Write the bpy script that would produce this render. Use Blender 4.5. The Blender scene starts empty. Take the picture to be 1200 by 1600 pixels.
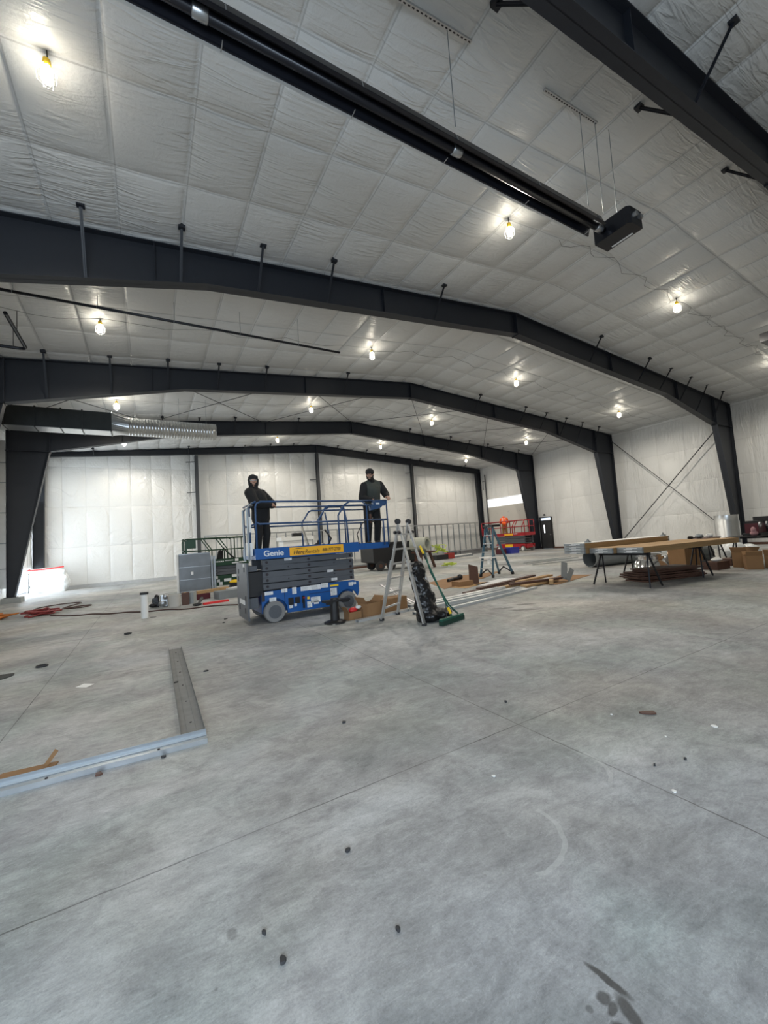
import bpy, bmesh, math, random
from mathutils import Vector, Matrix, Euler
random.seed(7)
PI = math.pi
C = bpy.context.scene.collection
S = bpy.context.scene

# ------------------------------------------------------------------ camera
cam = bpy.data.cameras.new('camera'); camo = bpy.data.objects.new('camera', cam); C.objects.link(camo)
H = 1.43
f_, pitch, roll, yaw = 638.55, 0.0686, -0.0677, 0.5271
fw = Vector((math.sin(yaw)*math.cos(pitch), math.cos(yaw)*math.cos(pitch), math.sin(pitch)))
r_ = Vector((math.cos(yaw), -math.sin(yaw), 0)); u_ = r_.cross(fw)
r2 = math.cos(roll)*r_ + math.sin(roll)*u_; u2 = -math.sin(roll)*r_ + math.cos(roll)*u_
m = Matrix((r2, u2, -fw)).transposed().to_4x4(); m.translation = (0, 0, H)
camo.matrix_world = m
cam.sensor_fit = 'HORIZONTAL'; cam.sensor_width = 36; cam.lens = f_/1200*36
cam.clip_start = 0.05; cam.clip_end = 200
S.camera = camo

# ------------------------------------------------------------------ world, light, exposure
S.view_settings.view_transform = 'Standard'; S.view_settings.look = 'None'
S.view_settings.gamma = 1; S.view_settings.use_curve_mapping = False
S.view_settings.exposure = -0.18
w = bpy.data.worlds.new('world'); S.world = w; w.use_nodes = True
w.node_tree.nodes['Background'].inputs[0].default_value = (0.75, 0.86, 1.0, 1)
w.node_tree.nodes['Background'].inputs[1].default_value = 1.6
BULB_W = 60.0
BULB_EMIT = 60.0
def area(name, loc, rot, sx, sy, power, col):
    l = bpy.data.lights.new(name, 'AREA'); l.shape = 'RECTANGLE'; l.size = sx; l.size_y = sy
    l.energy = power; l.color = col
    o = bpy.data.objects.new(name, l); C.objects.link(o); o.location = loc; o.rotation_euler = rot
    return o
area('daylight_front_door', (-2.0, -3.7, 2.3), (math.radians(68), 0, 0), 5.8, 4.0, 720, (0.72, 0.86, 1.0))
area('daylight_side_door', (-5.35, 24.75, 2.35), (0, math.radians(-90), 0), 4.4, 3.6, 620, (0.84, 0.93, 1.0))

# ------------------------------------------------------------------ materials
def new_mat(name):
    m = bpy.data.materials.new(name); m.use_nodes = True
    nt = m.node_tree; b = nt.nodes['Principled BSDF']
    return m, nt, b
def mat(name, col, rough=0.5, metal=0.0, var=0.12, scale=6.0, bump=0.0, bscale=30.0, spec=0.5, stretch=(1, 1, 1)):
    m, nt, b = new_mat(name)
    N = nt.nodes.new; L = nt.links.new
    tc = N('ShaderNodeTexCoord'); mp = N('ShaderNodeMapping'); mp.inputs['Scale'].default_value = stretch
    L(tc.outputs['Object'], mp.inputs[0])
    no = N('ShaderNodeTexNoise'); no.inputs['Scale'].default_value = scale; no.inputs['Detail'].default_value = 5
    L(mp.outputs[0], no.inputs['Vector'])
    cr = N('ShaderNodeMix'); cr.data_type = 'RGBA'
    a = [max(0, c*(1-var)) for c in col] + [1]; d = [min(1, c*(1+var)) for c in col] + [1]
    cr.inputs[6].default_value = a; cr.inputs[7].default_value = d
    L(no.outputs['Fac'], cr.inputs[0]); L(cr.outputs[2], b.inputs['Base Color'])
    b.inputs['Roughness'].default_value = rough; b.inputs['Metallic'].default_value = metal
    b.inputs['Specular IOR Level'].default_value = spec
    if bump:
        n2 = N('ShaderNodeTexNoise'); n2.inputs['Scale'].default_value = bscale; n2.inputs['Detail'].default_value = 4
        L(mp.outputs[0], n2.inputs['Vector'])
        bp = N('ShaderNodeBump'); bp.inputs['Strength'].default_value = bump; bp.inputs['Distance'].default_value = 0.02
        L(n2.outputs['Fac'], bp.inputs['Height']); L(bp.outputs[0], b.inputs['Normal'])
    return m
def emit(name, col, st):
    m, nt, b = new_mat(name)
    b.inputs['Base Color'].default_value = (*col, 1)
    b.inputs['Emission Color'].default_value = (*col, 1); b.inputs['Emission Strength'].default_value = st
    return m

def liner_mat(name, axes, col=(0.66, 0.665, 0.66), bump=0.5, rough=0.36, grid=(1.03, 0, 1.43, 0)):
    """white vinyl insulation facing: fine creases, diagonal wrinkles"""
    m, nt, b = new_mat(name); N = nt.nodes.new; L = nt.links.new
    tc = N('ShaderNodeTexCoord')
    last = None
    for i, (rot, sc, scale, w_, dist) in enumerate((((0.5, 0.4, 0.7), (1, 7, 1), 0.8, 0.9, 0.9), ((-0.4, 0.5, -0.9), (1, 8, 1), 0.9, 0.7, 0.5), ((0, 0, 0), (1, 1, 1), 7.0, 0.25, 1.2), ((0, 0, 0), (1, 1, 1), 32.0, 0.09, 0.4))):
        mp = N('ShaderNodeMapping'); mp.inputs['Rotation'].default_value = rot; mp.inputs['Scale'].default_value = sc
        L(tc.outputs['Object'], mp.inputs[0])
        no = N('ShaderNodeTexNoise'); no.inputs['Scale'].default_value = scale; no.inputs['Detail'].default_value = 3; no.inputs['Distortion'].default_value = dist
        L(mp.outputs[0], no.inputs['Vector'])
        src = no.outputs['Fac']
        if i < 2:   # ridged creases
            s1 = N('ShaderNodeMath'); s1.operation = 'SUBTRACT'; s1.inputs[1].default_value = 0.5; L(src, s1.inputs[0])
            s2 = N('ShaderNodeMath'); s2.operation = 'ABSOLUTE'; L(s1.outputs[0], s2.inputs[0])
            s3 = N('ShaderNodeMath'); s3.operation = 'MINIMUM'; s3.inputs[1].default_value = 0.09; L(s2.outputs[0], s3.inputs[0])
            s4 = N('ShaderNodeMath'); s4.operation = 'MULTIPLY'; s4.inputs[1].default_value = -4.0; L(s3.outputs[0], s4.inputs[0])
            mk = N('ShaderNodeTexNoise'); mk.inputs['Scale'].default_value = 0.55 + 0.2*i; mk.inputs['Detail'].default_value = 2; L(tc.outputs['Object'], mk.inputs['Vector'])
            mr = N('ShaderNodeMapRange'); mr.inputs[1].default_value = 0.40; mr.inputs[2].default_value = 0.62; L(mk.outputs['Fac'], mr.inputs[0])
            s5 = N('ShaderNodeMath'); s5.operation = 'MULTIPLY'; L(s4.outputs[0], s5.inputs[0]); L(mr.outputs[0], s5.inputs[1])
            src = s5.outputs[0]
        mu = N('ShaderNodeMath'); mu.operation = 'MULTIPLY'; mu.inputs[1].default_value = w_; L(src, mu.inputs[0])
        if last is None: last = mu.outputs[0]
        else:
            ad = N('ShaderNodeMath'); ad.operation = 'ADD'; L(last, ad.inputs[0]); L(mu.outputs[0], ad.inputs[1]); last = ad.outputs[0]
    bp = N('ShaderNodeBump'); bp.inputs['Strength'].default_value = bump; bp.inputs['Distance'].default_value = 0.06
    L(last, bp.inputs['Height']); L(bp.outputs[0], b.inputs['Normal'])
    n3 = N('ShaderNodeTexNoise'); n3.inputs['Scale'].default_value = 0.9; n3.inputs['Detail'].default_value = 6
    L(tc.outputs['Object'], n3.inputs['Vector'])
    mx = N('ShaderNodeMix'); mx.data_type = 'RGBA'
    mx.inputs[6].default_value = (*[c*0.93 for c in col], 1); mx.inputs[7].default_value = (*[min(1, c*1.05) for c in col], 1)
    L(n3.outputs['Fac'], mx.inputs[0])
    # stapled seams: narrow grey lines on the grid, seam shading painted in too
    sp = N('ShaderNodeSeparateXYZ'); L(tc.outputs['Object'], sp.inputs[0]); acc = None
    for ax, per, off in ((axes[0], grid[0], grid[1]), (axes[1], grid[2], grid[3])):
        a = N('ShaderNodeMath'); a.operation = 'SUBTRACT'; a.inputs[1].default_value = off; L(sp.outputs['xyz'.index(ax)], a.inputs[0])
        pp = N('ShaderNodeMath'); pp.operation = 'PINGPONG'; pp.inputs[1].default_value = per/2; L(a.outputs[0], pp.inputs[0])
        lt = N('ShaderNodeMath'); lt.operation = 'LESS_THAN'; lt.inputs[1].default_value = 0.009; L(pp.outputs[0], lt.inputs[0])
        if acc is None: acc = lt.outputs[0]
        else:
            mm = N('ShaderNodeMath'); mm.operation = 'MAXIMUM'; L(acc, mm.inputs[0]); L(lt.outputs[0], mm.inputs[1]); acc = mm.outputs[0]
    fs_ = N('ShaderNodeMath'); fs_.operation = 'MULTIPLY'; fs_.inputs[1].default_value = 0.45 if axes == 'xy' else 0.22; L(acc, fs_.inputs[0])
    m2 = N('ShaderNodeMix'); m2.data_type = 'RGBA'; L(fs_.outputs[0], m2.inputs[0]); L(mx.outputs[2], m2.inputs[6]); m2.inputs[7].default_value = (0.25, 0.25, 0.25, 1)
    L(m2.outputs[2], b.inputs['Base Color'])
    b.inputs['Roughness'].default_value = rough
    return m

def floor_mat():
    m, nt, b = new_mat('concrete_floor'); N = nt.nodes.new; L = nt.links.new
    tc = N('ShaderNodeTexCoord'); P = tc.outputs['Object']
    def mth(op, a, b_=None, c=None):
        n = N('ShaderNodeMath'); n.operation = op
        for i, v in enumerate((a, b_, c)):
            if v is None: continue
            if isinstance(v, (int, float)): n.inputs[i].default_value = v
            else: L(v, n.inputs[i])
        return n.outputs[0]
    def noise(scale, detail=5, rough=0.55, dist=0.0, stretch=None, rot=0):
        v = P
        if stretch:
            mp = N('ShaderNodeMapping'); mp.inputs['Scale'].default_value = stretch; mp.inputs['Rotation'].default_value = (0, 0, rot)
            L(P, mp.inputs[0]); v = mp.outputs[0]
        n = N('ShaderNodeTexNoise'); n.inputs['Scale'].default_value = scale; n.inputs['Detail'].default_value = detail
        n.inputs['Roughness'].default_value = rough; n.inputs['Distortion'].default_value = dist
        L(v, n.inputs['Vector']); return n.outputs['Fac']
    def ramp(fac, stops):
        r = N('ShaderNodeValToRGB'); L(fac, r.inputs[0]); e = r.color_ramp.elements
        while len(e) < len(stops): e.new(0.5)
        for k, (p, c) in enumerate(stops): e[k].position = p; e[k].color = (*c, 1)
        return r.outputs[0]
    def mix(mode, fac, a, c):
        n = N('ShaderNodeMix'); n.data_type = 'RGBA'; n.blend_type = mode
        if isinstance(fac, (int, float)): n.inputs[0].default_value = fac
        else: L(fac, n.inputs[0])
        for s, v in ((6, a), (7, c)):
            if isinstance(v, tuple): n.inputs[s].default_value = (*v, 1)
            else: L(v, n.inputs[s])
        return n.outputs[2]
    base = ramp(noise(0.45, 8, 0.62, 0.5), ((0.30, (0.20, 0.208, 0.218)), (0.5, (0.315, 0.325, 0.335)), (0.70, (0.50, 0.51, 0.52))))
    mid = ramp(noise(3.2, 8, 0.7, 1.2), ((0.28, (0.62, 0.62, 0.63)), (0.5, (0.98, 0.98, 0.98)), (0.72, (1.30, 1.30, 1.30))))
    col = mix('MULTIPLY', 0.85, base, mid)
    fine = ramp(noise(26, 8, 0.75, 0.3, (1, 2.2, 1), 0.6), ((0.3, (0.72, 0.72, 0.72)), (0.52, (1, 1, 1)), (0.75, (1.18, 1.18, 1.18))))
    col = mix('MULTIPLY', 0.8, col, fine)
    green = ramp(noise(0.8, 4, 0.5, 0.8), ((0.45, (1, 1, 1)), (0.62, (0.94, 1.0, 0.975))))
    col = mix('MULTIPLY', 1.0, col, green)
    tan = ramp(noise(0.33, 3, 0.5, 0.3), ((0.42, (1, 1, 1)), (0.6, (1.08, 1.0, 0.90))))
    col = mix('MULTIPLY', 0.8, col, tan)
    # trowel scratches, pale
    scr = noise(2.2, 4, 0.6, 2.5, (1, 5, 1), -0.6)
    sc1 = mth('ABSOLUTE', mth('SUBTRACT', scr, 0.52)); sc2 = mth('LESS_THAN', sc1, 0.004)
    col = mix('MIX', mth('MULTIPLY', sc2, 0.22), col, (0.55, 0.56, 0.56))
    # pits and specks
    vo = N('ShaderNodeTexVoronoi'); vo.inputs['Scale'].default_value = 7.0; vo.inputs['Randomness'].default_value = 1.0; L(P, vo.inputs['Vector'])
    spk = mth('LESS_THAN', vo.outputs['Distance'], mth('MULTIPLY', noise(1.3, 2), 0.085))
    col = mix('MIX', mth('MULTIPLY', spk, 0.35), col, (0.10, 0.10, 0.10))
    # sawn joints
    sp = N('ShaderNodeSeparateXYZ'); L(P, sp.inputs[0]); X, Y = sp.outputs[0], sp.outputs[1]
    wob = mth('MULTIPLY', mth('SUBTRACT', noise(9, 3), 0.5), 0.012)
    def line(v, c, wd): return mth('LESS_THAN', mth('ABSOLUTE', mth('ADD', mth('SUBTRACT', v, c), wob)), wd)
    j = None
    for c in (-1.08, 2.35, 5.78, 9.2, 12.6, 16.1, 19.5, 22.9): 
        l = line(X, c, 0.0045 if c < 6 else 0.008); j = l if j is None else mth('MAXIMUM', j, l)
    for c in (2.27, 6.3, 12.5, 9.4, 15.6, 18.7, 21.8, -1.0): j = mth('MAXIMUM', j, line(Y, c, 0.0042 if c < 7 else 0.014))
    jf = mth('MULTIPLY', j, mth('MINIMUM', mth('ADD', mth('MULTIPLY', noise(1.7, 3), 1.6), -0.15), 0.85))
    col = mix('MIX', jf, col, (0.06, 0.06, 0.06))
    # oil and water marks (own shapes)
    wx = mth('MULTIPLY', mth('SUBTRACT', noise(11, 4), 0.5), 0.10); wy = mth('MULTIPLY', mth('SUBTRACT', noise(13, 4), 0.5), 0.10)
    marks = ((1.222, 0.90, 0.014, 0.075, 0.1, 0.9), (1.165, 0.875, 0.024, 0.022, 0, .8), (1.19, 0.815, 0.022, 0.055, -0.4, 0.85), (1.16, 0.845, 0.028, 0.012, 0.3, 0.8), (1.13, 0.80, 0.014, 0.03, 0.3, 0.7), (1.10, 0.88, 0.012, 0.012, 0, 0.5),
             (5.75, 5.70, 0.26, 0.07, -0.5, 0.55), (6.34, 5.66, 0.20, 0.07, -0.6, 0.6), (5.9, 5.28, 0.30, 0.07, -0.6, 0.6), (3.4, 4.6, 0.5, 0.12, 0.2, 0.18), (5.6, 4.2, 0.9, 0.25, 0.3, 0.14), (8.6, 4.0, 1.4, 0.3, -0.3, 0.15),
             (-2.7, 10.6, 0.55, 0.35, 0.1, 0.35), (1.5, 2.6, 0.55, 0.35, 0.5, 0.2), (2.3, 1.9, 0.5, 0.4, 0, 0.12), (0.24, 1.75, .02, .03, 0, .4), (0.65, 1.3, .05, .04, 0, .15), (-0.15, 1.55, .05, .035, 0, .3))
    for cx, cy, rx, ry, ro, st in marks:
        dx = mth('ADD', mth('SUBTRACT', X, cx), wx if rx > 0.05 else mth('MULTIPLY', wx, 0.25)); dy = mth('ADD', mth('SUBTRACT', Y, cy), wy if rx > 0.05 else mth('MULTIPLY', wy, 0.25))
        c_, s_ = math.cos(ro), math.sin(ro)
        a = mth('DIVIDE', mth('ADD', mth('MULTIPLY', dx, c_), mth('MULTIPLY', dy, s_)), rx)
        q = mth('DIVIDE', mth('SUBTRACT', mth('MULTIPLY', dy, c_), mth('MULTIPLY', dx, s_)), ry)
        d = mth('ADD', mth('MULTIPLY', a, a), mth('MULTIPLY', q, q))
        k = N('ShaderNodeMapRange'); k.inputs[1].default_value = 1.2; k.inputs[2].default_value = 0.5; k.inputs[3].default_value = 0; k.inputs[4].default_value = st
        L(d, k.inputs[0])
        col = mix('MIX', k.outputs[0], col, (0.045, 0.045, 0.045))
    # pale scuffed patches
    for cx, cy, rx, ry, ro, st in ((1.05, 2.05, 0.45, 0.10, 0.15, 0.30), (0.55, 3.15, 0.35, 0.14, 0.7, 0.25), (0.0, 2.1, 0.6, 0.3, 0.4, 0.22), (1.5, 4.0, 0.7, 0.3, 0.9, 0.22), (3.2, 5.4, 1.4, 0.3, 0.3, 0.25), (0.2, 1.2, 0.5, 0.25, 0.6, 0.2)):
        dx = mth('ADD', mth('SUBTRACT', X, cx), mth('MULTIPLY', wx, 2.5)); dy = mth('ADD', mth('SUBTRACT', Y, cy), mth('MULTIPLY', wy, 2.5)); c_, s_ = math.cos(ro), math.sin(ro)
        a = mth('DIVIDE', mth('ADD', mth('MULTIPLY', dx, c_), mth('MULTIPLY', dy, s_)), rx); q = mth('DIVIDE', mth('SUBTRACT', mth('MULTIPLY', dy, c_), mth('MULTIPLY', dx, s_)), ry)
        d = mth('ADD', mth('MULTIPLY', a, a), mth('MULTIPLY', q, q)); k = N('ShaderNodeMapRange'); k.inputs[1].default_value = 1.6; k.inputs[2].default_value = 0.0; k.inputs[3].default_value = 0; k.inputs[4].default_value = st; L(d, k.inputs[0])
        col = mix('MIX', mth('MULTIPLY', k.outputs[0], noise(5, 6, 0.7)), col, (0.75, 0.78, 0.80))
    grit = ramp(noise(110, 4, 0.8), ((0.32, (0.78, 0.78, 0.78)), (0.5, (1, 1, 1)), (0.7, (1.15, 1.15, 1.15))))
    col = mix('MULTIPLY', 0.8, col, grit)
    streak = ramp(noise(5, 7, 0.7, 0.5, (1, 3.2, 1), 0.45), ((0.32, (0.78, 0.78, 0.79)), (0.5, (1, 1, 1)), (0.68, (1.18, 1.18, 1.18))))
    col = mix('MULTIPLY', 0.8, col, streak)
    # pale arc scuffs
    for cx, cy, r, y0 in ((1.45, 1.53, 0.25, 0), (2.1, 1.72, 0.26, 1)):
        d = mth('SQRT', mth('ADD', mth('POWER', mth('SUBTRACT', X, cx), 2.0), mth('POWER', mth('SUBTRACT', Y, cy), 2.0)))
        k = mth('LESS_THAN', mth('ABSOLUTE', mth('SUBTRACT', mth('ADD', d, mth('MULTIPLY', wx, 0.3)), r)), 0.012)
        k = mth('MULTIPLY', k, mth('LESS_THAN', Y, cy+.03)); k = mth('MULTIPLY', k, mth('GREATER_THAN', X, cx-.08 if not y0 else cx+.1))
        col = mix('MIX', mth('MULTIPLY', k, 0.25), col, (0.6, 0.61, 0.6))
    L(col, b.inputs['Base Color'])
    rr = N('ShaderNodeMapRange'); rr.inputs[3].default_value = 0.42; rr.inputs[4].default_value = 0.72; L(noise(1.5, 5), rr.inputs[0]); L(rr.outputs[0], b.inputs['Roughness'])
    b.inputs['Specular IOR Level'].default_value = 0.4
    bp = N('ShaderNodeBump'); bp.inputs['Strength'].default_value = 0.25; bp.inputs['Distance'].default_value = 0.01
    L(noise(40, 6, 0.7), bp.inputs['Height']); L(bp.outputs[0], b.inputs['Normal'])
    return m

M = {}
M['floor'] = floor_mat()
M['ceil'] = liner_mat('roof_liner_vinyl', 'xy', bump=0.5, grid=(1.03, -0.3, 1.43, 7.13))
M['wall'] = liner_mat('end_liner_vinyl', 'xz', col=(0.72, 0.72, 0.70), bump=1.0, rough=0.24, grid=(1.03, -5.18+.3, 2.15, 0))
M['wallside'] = liner_mat('side_liner_vinyl', 'yz', col=(0.70, 0.70, 0.685), bump=0.6, rough=0.27, grid=(1.43, -3.9+.4, 1.75, 0))
M['steel'] = mat('grey_primer_steel', (0.012, 0.015, 0.022), 0.5, 0.0, 0.15, 3, 0.05)
M['column_grey'] = mat('grey_steel_column', (0.05, 0.053, 0.058), 0.5)
M['galv'] = mat('galvanised_steel', (0.45, 0.47, 0.49), 0.33, 0.9, 0.2, 9)
M['galv_dull'] = mat('dull_galvanised', (0.30, 0.33, 0.35), 0.45, 0.7, 0.2, 5)
M['duct'] = mat('duct_sheet', (0.60, 0.61, 0.61), 0.3, 0.95, 0.12, 5, 0.06, 12)
M['duct_dark'] = mat('shaded_duct_and_rag', (0.05, 0.055, 0.055), 0.4, 0.5, 0.2, 5)  # galvanised duct with its shade put into the colour; also colours the rag
M['alu'] = mat('aluminium', (0.55, 0.56, 0.57), 0.35, 0.8, 0.1, 15)
M['chrome'] = mat('bright_sheet', (0.8, 0.8, 0.8), 0.12, 1.0, 0.05, 5)
M['black'] = mat('black_plastic', (0.012, 0.012, 0.014), 0.4)
M['blackmetal'] = mat('black_enamel', (0.012, 0.013, 0.018), 0.28, 0.3)
M['trash'] = mat('black_bag_film', (0.006, 0.006, 0.007), 0.26, 0.0, 0.1, 8, 0.6, 22)
M['stud'] = mat('bright_stud_zinc', (0.62, 0.64, 0.65), 0.32, 0.6, 0.15, 7)
M['panelz'] = mat('mottled_zinc_panel', (0.17, 0.185, 0.20), 0.42, 0.5, 0.45, 2.2)
M['rollpale'] = mat('pale_roll', (0.36, 0.37, 0.31), 0.6)
M['cable'] = mat('grey_cable', (0.13, 0.13, 0.125), 0.6)
M['pink'] = mat('pink_cloth', (0.38, 0.2, 0.21), 0.8, 0, .5, 14)
M['trackdark'] = mat('dusty_track', (0.17, 0.175, 0.175), 0.6, 0.3, 0.3, 9)
M['casered'] = mat('case_red', (0.28, 0.025, 0.018), 0.5)
M['rubber'] = mat('dark_rubber', (0.03, 0.03, 0.032), 0.8)
M['tyre'] = mat('grey_solid_tyre', (0.20, 0.20, 0.20), 0.75)
M['blue'] = mat('blue_lift_paint', (0.008, 0.085, 0.30), 0.38)
M['bluerail'] = mat('blue_rail_paint', (0.022, 0.065, 0.16), 0.35)
M['scissor'] = mat('grey_scissor_paint', (0.085, 0.092, 0.105), 0.45)
M['green'] = mat('green_lift_paint', (0.004, 0.04, 0.014), 0.4)
M['red'] = mat('red_lift_paint', (0.35, 0.012, 0.02), 0.4)
M['white'] = mat('white_plastic', (0.78, 0.78, 0.76), 0.5, 0, 0.05)
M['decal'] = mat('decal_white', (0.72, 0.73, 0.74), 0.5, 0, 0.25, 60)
M['yellow'] = mat('yellow_orange_sign', (0.85, 0.42, 0.02), 0.45, 0, 0.03)
M['ink'] = mat('dark_ink', (0.02, 0.015, 0.02), 0.5)
M['door'] = mat('dark_door_paint', (0.045, 0.047, 0.05), 0.4)
M['wood'] = mat('plywood', (0.42, 0.26, 0.12), 0.7, 0, 0.3, 4, 0.1, 30, stretch=(1, 6, 6))
M['woodface'] = mat('woodgrain_face', (0.30, 0.18, 0.075), 0.55, 0, 0.25, 5, 0.05, 40, stretch=(1, 9, 9))
M['darkwood'] = mat('dark_boards', (0.085, 0.038, 0.025), 0.6, 0, 0.3, 6, stretch=(1, 8, 8))
M['card'] = mat('cardboard', (0.27, 0.15, 0.068), 0.85, 0, 0.12, 4)
M['fiberblue'] = mat('blue_fibreglass', (0.06, 0.13, 0.18), 0.5)
M['orange'] = mat('hi_vis_orange', (1.0, 0.12, 0.01), 0.7)
M['silver'] = mat('reflective_tape', (0.75, 0.75, 0.72), 0.4)
M['tan'] = mat('tan_trousers', (0.22, 0.12, 0.04), 0.85)
M['skin'] = mat('skin', (0.42, 0.24, 0.17), 0.55, 0, 0.06)
M['cloth_black'] = mat('black_cloth', (0.010, 0.010, 0.011), 0.9, 0, 0.2, 12, 0.2, 25)
M['vest'] = mat('grey_green_vest', (0.045, 0.052, 0.045), 0.85, 0, 0.15, 12, 0.2, 25)
M['beard'] = mat('dark_hair', (0.015, 0.012, 0.01), 0.8)
M['cord_red'] = mat('red_cord', (0.22, 0.03, 0.03), 0.6)
M['cord_orange'] = mat('orange_cord', (0.45, 0.14, 0.02), 0.6)
M['cord_dark'] = mat('brown_cord', (0.07, 0.035, 0.03), 0.6)
M['broom'] = mat('green_broom', (0.01, 0.09, 0.06), 0.45)
M['bristle'] = mat('dark_green_bristle', (0.006, 0.035, 0.022), 0.8, 0, .3, 90)
M['yel'] = mat('yellow_plastic', (0.85, 0.55, 0.02), 0.45)
M['lime'] = mat('lime_strap', (0.5, 0.6, 0.08), 0.6)
M['redbag'] = mat('red_print', (0.7, 0.03, 0.03), 0.5)
M['concrete'] = mat('pier_concrete', (0.30, 0.32, 0.32), 0.85, 0, 0.2, 8, 0.2)
M['grout'] = mat('grey_curb', (0.42, 0.43, 0.44), 0.8, 0, 0.2, 6)
M['glow'] = emit('bulb_glow', (1.0, 0.92, 0.76), BULB_EMIT)
M['plaster'] = mat('primed_board', (0.52, 0.50, 0.46), 0.8, 0, 0.06, 2)
M['bluebox'] = mat('blue_tote', (0.03, 0.04, 0.30), 0.5)
M['maroon'] = mat('maroon_tool', (0.075, 0.010, 0.018), 0.4)
M['tankgreen'] = mat('dark_tank', (0.02, 0.03, 0.03), 0.4)
M['film'] = mat('white_poly_film', (0.80, 0.83, 0.84), 0.22, 0, 0.06, 4, 1.0, 6)

# ------------------------------------------------------------------ mesh helpers
class MB:
    def __init__(s): s.v = []; s.f = []; s.M = Matrix()
    def add(s, vs, fs):
        o = len(s.v); s.v += [s.M @ Vector(v) for v in vs]; s.f += [tuple(i+o for i in f) for f in fs]; return s
    def box(s, c, d, rot=(0, 0, 0)):
        R = Euler(rot).to_matrix(); c = Vector(c); vs = []
        for z in (-.5, .5):
            for y in (-.5, .5):
                for x in (-.5, .5): vs.append(c + R @ Vector((x*d[0], y*d[1], z*d[2])))
        return s.add(vs, [(0, 2, 3, 1), (4, 5, 7, 6), (0, 1, 5, 4), (2, 6, 7, 3), (0, 4, 6, 2), (1, 3, 7, 5)])
    def bb(s, x0, x1, y0, y1, z0, z1): return s.box(((x0+x1)/2, (y0+y1)/2, (z0+z1)/2), (abs(x1-x0), abs(y1-y0), abs(z1-z0)))
    def bar(s, p, q, w_, h, up=(0, 0, 1)):
        p = Vector(p); q = Vector(q); d = (q-p).normalized(); u = Vector(up)
        a = d.cross(u)
        if a.length < 1e-4: a = d.cross(Vector((1, 0, 0)))
        a.normalize(); b = a.cross(d); vs = []
        for e in (p, q):
            for i, j in ((-1, -1), (1, -1), (1, 1), (-1, 1)): vs.append(e + a*i*w_/2 + b*j*h/2)
        return s.add(vs, [(0, 1, 2, 3), (7, 6, 5, 4), (0, 4, 5, 1), (1, 5, 6, 2), (2, 6, 7, 3), (3, 7, 4, 0)])
    def tube(s, pts, r, n=8, rs=None, cap=True):
        pts = [Vector(p) for p in pts]; k = len(pts); vs = []; a = None
        for i, p in enumerate(pts):
            t = (pts[min(i+1, k-1)] - pts[max(i-1, 0)])
            if t.length < 1e-9: t = Vector((0, 0, 1))
            t.normalize()
            if a is None:
                a = t.cross(Vector((0, 0, 1)))
                if a.length < 1e-3: a = t.cross(Vector((1, 0, 0)))
            a = (a - t*a.dot(t)).normalized(); b = t.cross(a)
            rr = rs[i] if rs else r
            for j in range(n):
                an = 2*PI*j/n; vs.append(p + (a*math.cos(an) + b*math.sin(an))*rr)
        fs = [(i*n+j, i*n+(j+1) % n, (i+1)*n+(j+1) % n, (i+1)*n+j) for i in range(k-1) for j in range(n)]
        if cap: fs += [tuple(reversed(range(n))), tuple(range((k-1)*n, k*n))]
        return s.add(vs, fs)
    def prism(s, poly, h0, h1, axis='y'):
        n = len(poly)
        def P(a, b, h): return {'y': (a, h, b), 'z': (a, b, h), 'x': (h, a, b)}[axis]
        vs = [P(a, b, h0) for a, b in poly] + [P(a, b, h1) for a, b in poly]
        fs = [tuple(range(n)), tuple(reversed(range(n, 2*n)))] + [(i, i+n, (i+1) % n + n, (i+1) % n) for i in range(n)]
        return s.add(vs, fs)
    def lathe(s, c, prof, n=24, axis='z', cap=True):
        vs = []; c = Vector(c)
        for r, h in prof:
            for j in range(n):
                an = 2*PI*j/n; x, y = r*math.cos(an), r*math.sin(an)
                vs.append(c + Vector({'z': (x, y, h), 'x': (h, x, y), 'y': (x, h, y)}[axis]))
        k = len(prof)
        fs = [(i*n+j, i*n+(j+1) % n, (i+1)*n+(j+1) % n, (i+1)*n+j) for i in range(k-1) for j in range(n)]
        if cap: fs += [tuple(reversed(range(n))), tuple(range((k-1)*n, k*n))]
        return s.add(vs, fs)
    def ball(s, c, r, n=12, k=8):
        if isinstance(r, (int, float)): r = (r, r, r)
        vs = []; c = Vector(c)
        for i in range(1, k):
            t = PI*i/k
            for j in range(n):
                an = 2*PI*j/n; vs.append(c + Vector((r[0]*math.sin(t)*math.cos(an), r[1]*math.sin(t)*math.sin(an), r[2]*math.cos(t))))
        a = len(vs); vs += [c+Vector((0, 0, r[2])), c-Vector((0, 0, r[2]))]
        fs = [(i*n+j, (i+1)*n+j, (i+1)*n+(j+1) % n, i*n+(j+1) % n) for i in range(k-2) for j in range(n)]
        fs += [(a, j, (j+1) % n) for j in range(n)] + [(a+1, (k-2)*n+(j+1) % n, (k-2)*n+j) for j in range(n)]
        return s.add(vs, fs)
    def caps(s, p, q, r1, r2, n=14):
        p = Vector(p); q = Vector(q); s.ball(p, r1, n, 8); s.ball(q, r2, n, 8)
        return s.tube([p, q], r1, n, [r1, r2])
    def build(s, name, mt, parent=None, smooth=False, auto=None):
        me = bpy.data.meshes.new(name)
        off = Vector(parent_origin(parent)) if parent else Vector()
        me.from_pydata([v - off for v in s.v], [], s.f)
        bm = bmesh.new(); bm.from_mesh(me); bmesh.ops.recalc_face_normals(bm, faces=bm.faces); bm.to_mesh(me); bm.free()
        me.materials.append(mt if not isinstance(mt, str) else M[mt])
        if smooth:
            for p in me.polygons: p.use_smooth = True
            if auto:
                try: me.set_sharp_from_angle(angle=math.radians(auto))
                except Exception: pass
        o = bpy.data.objects.new(name, me); C.objects.link(o)
        if parent: o.parent = parent
        return o
ORG = {}
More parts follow.
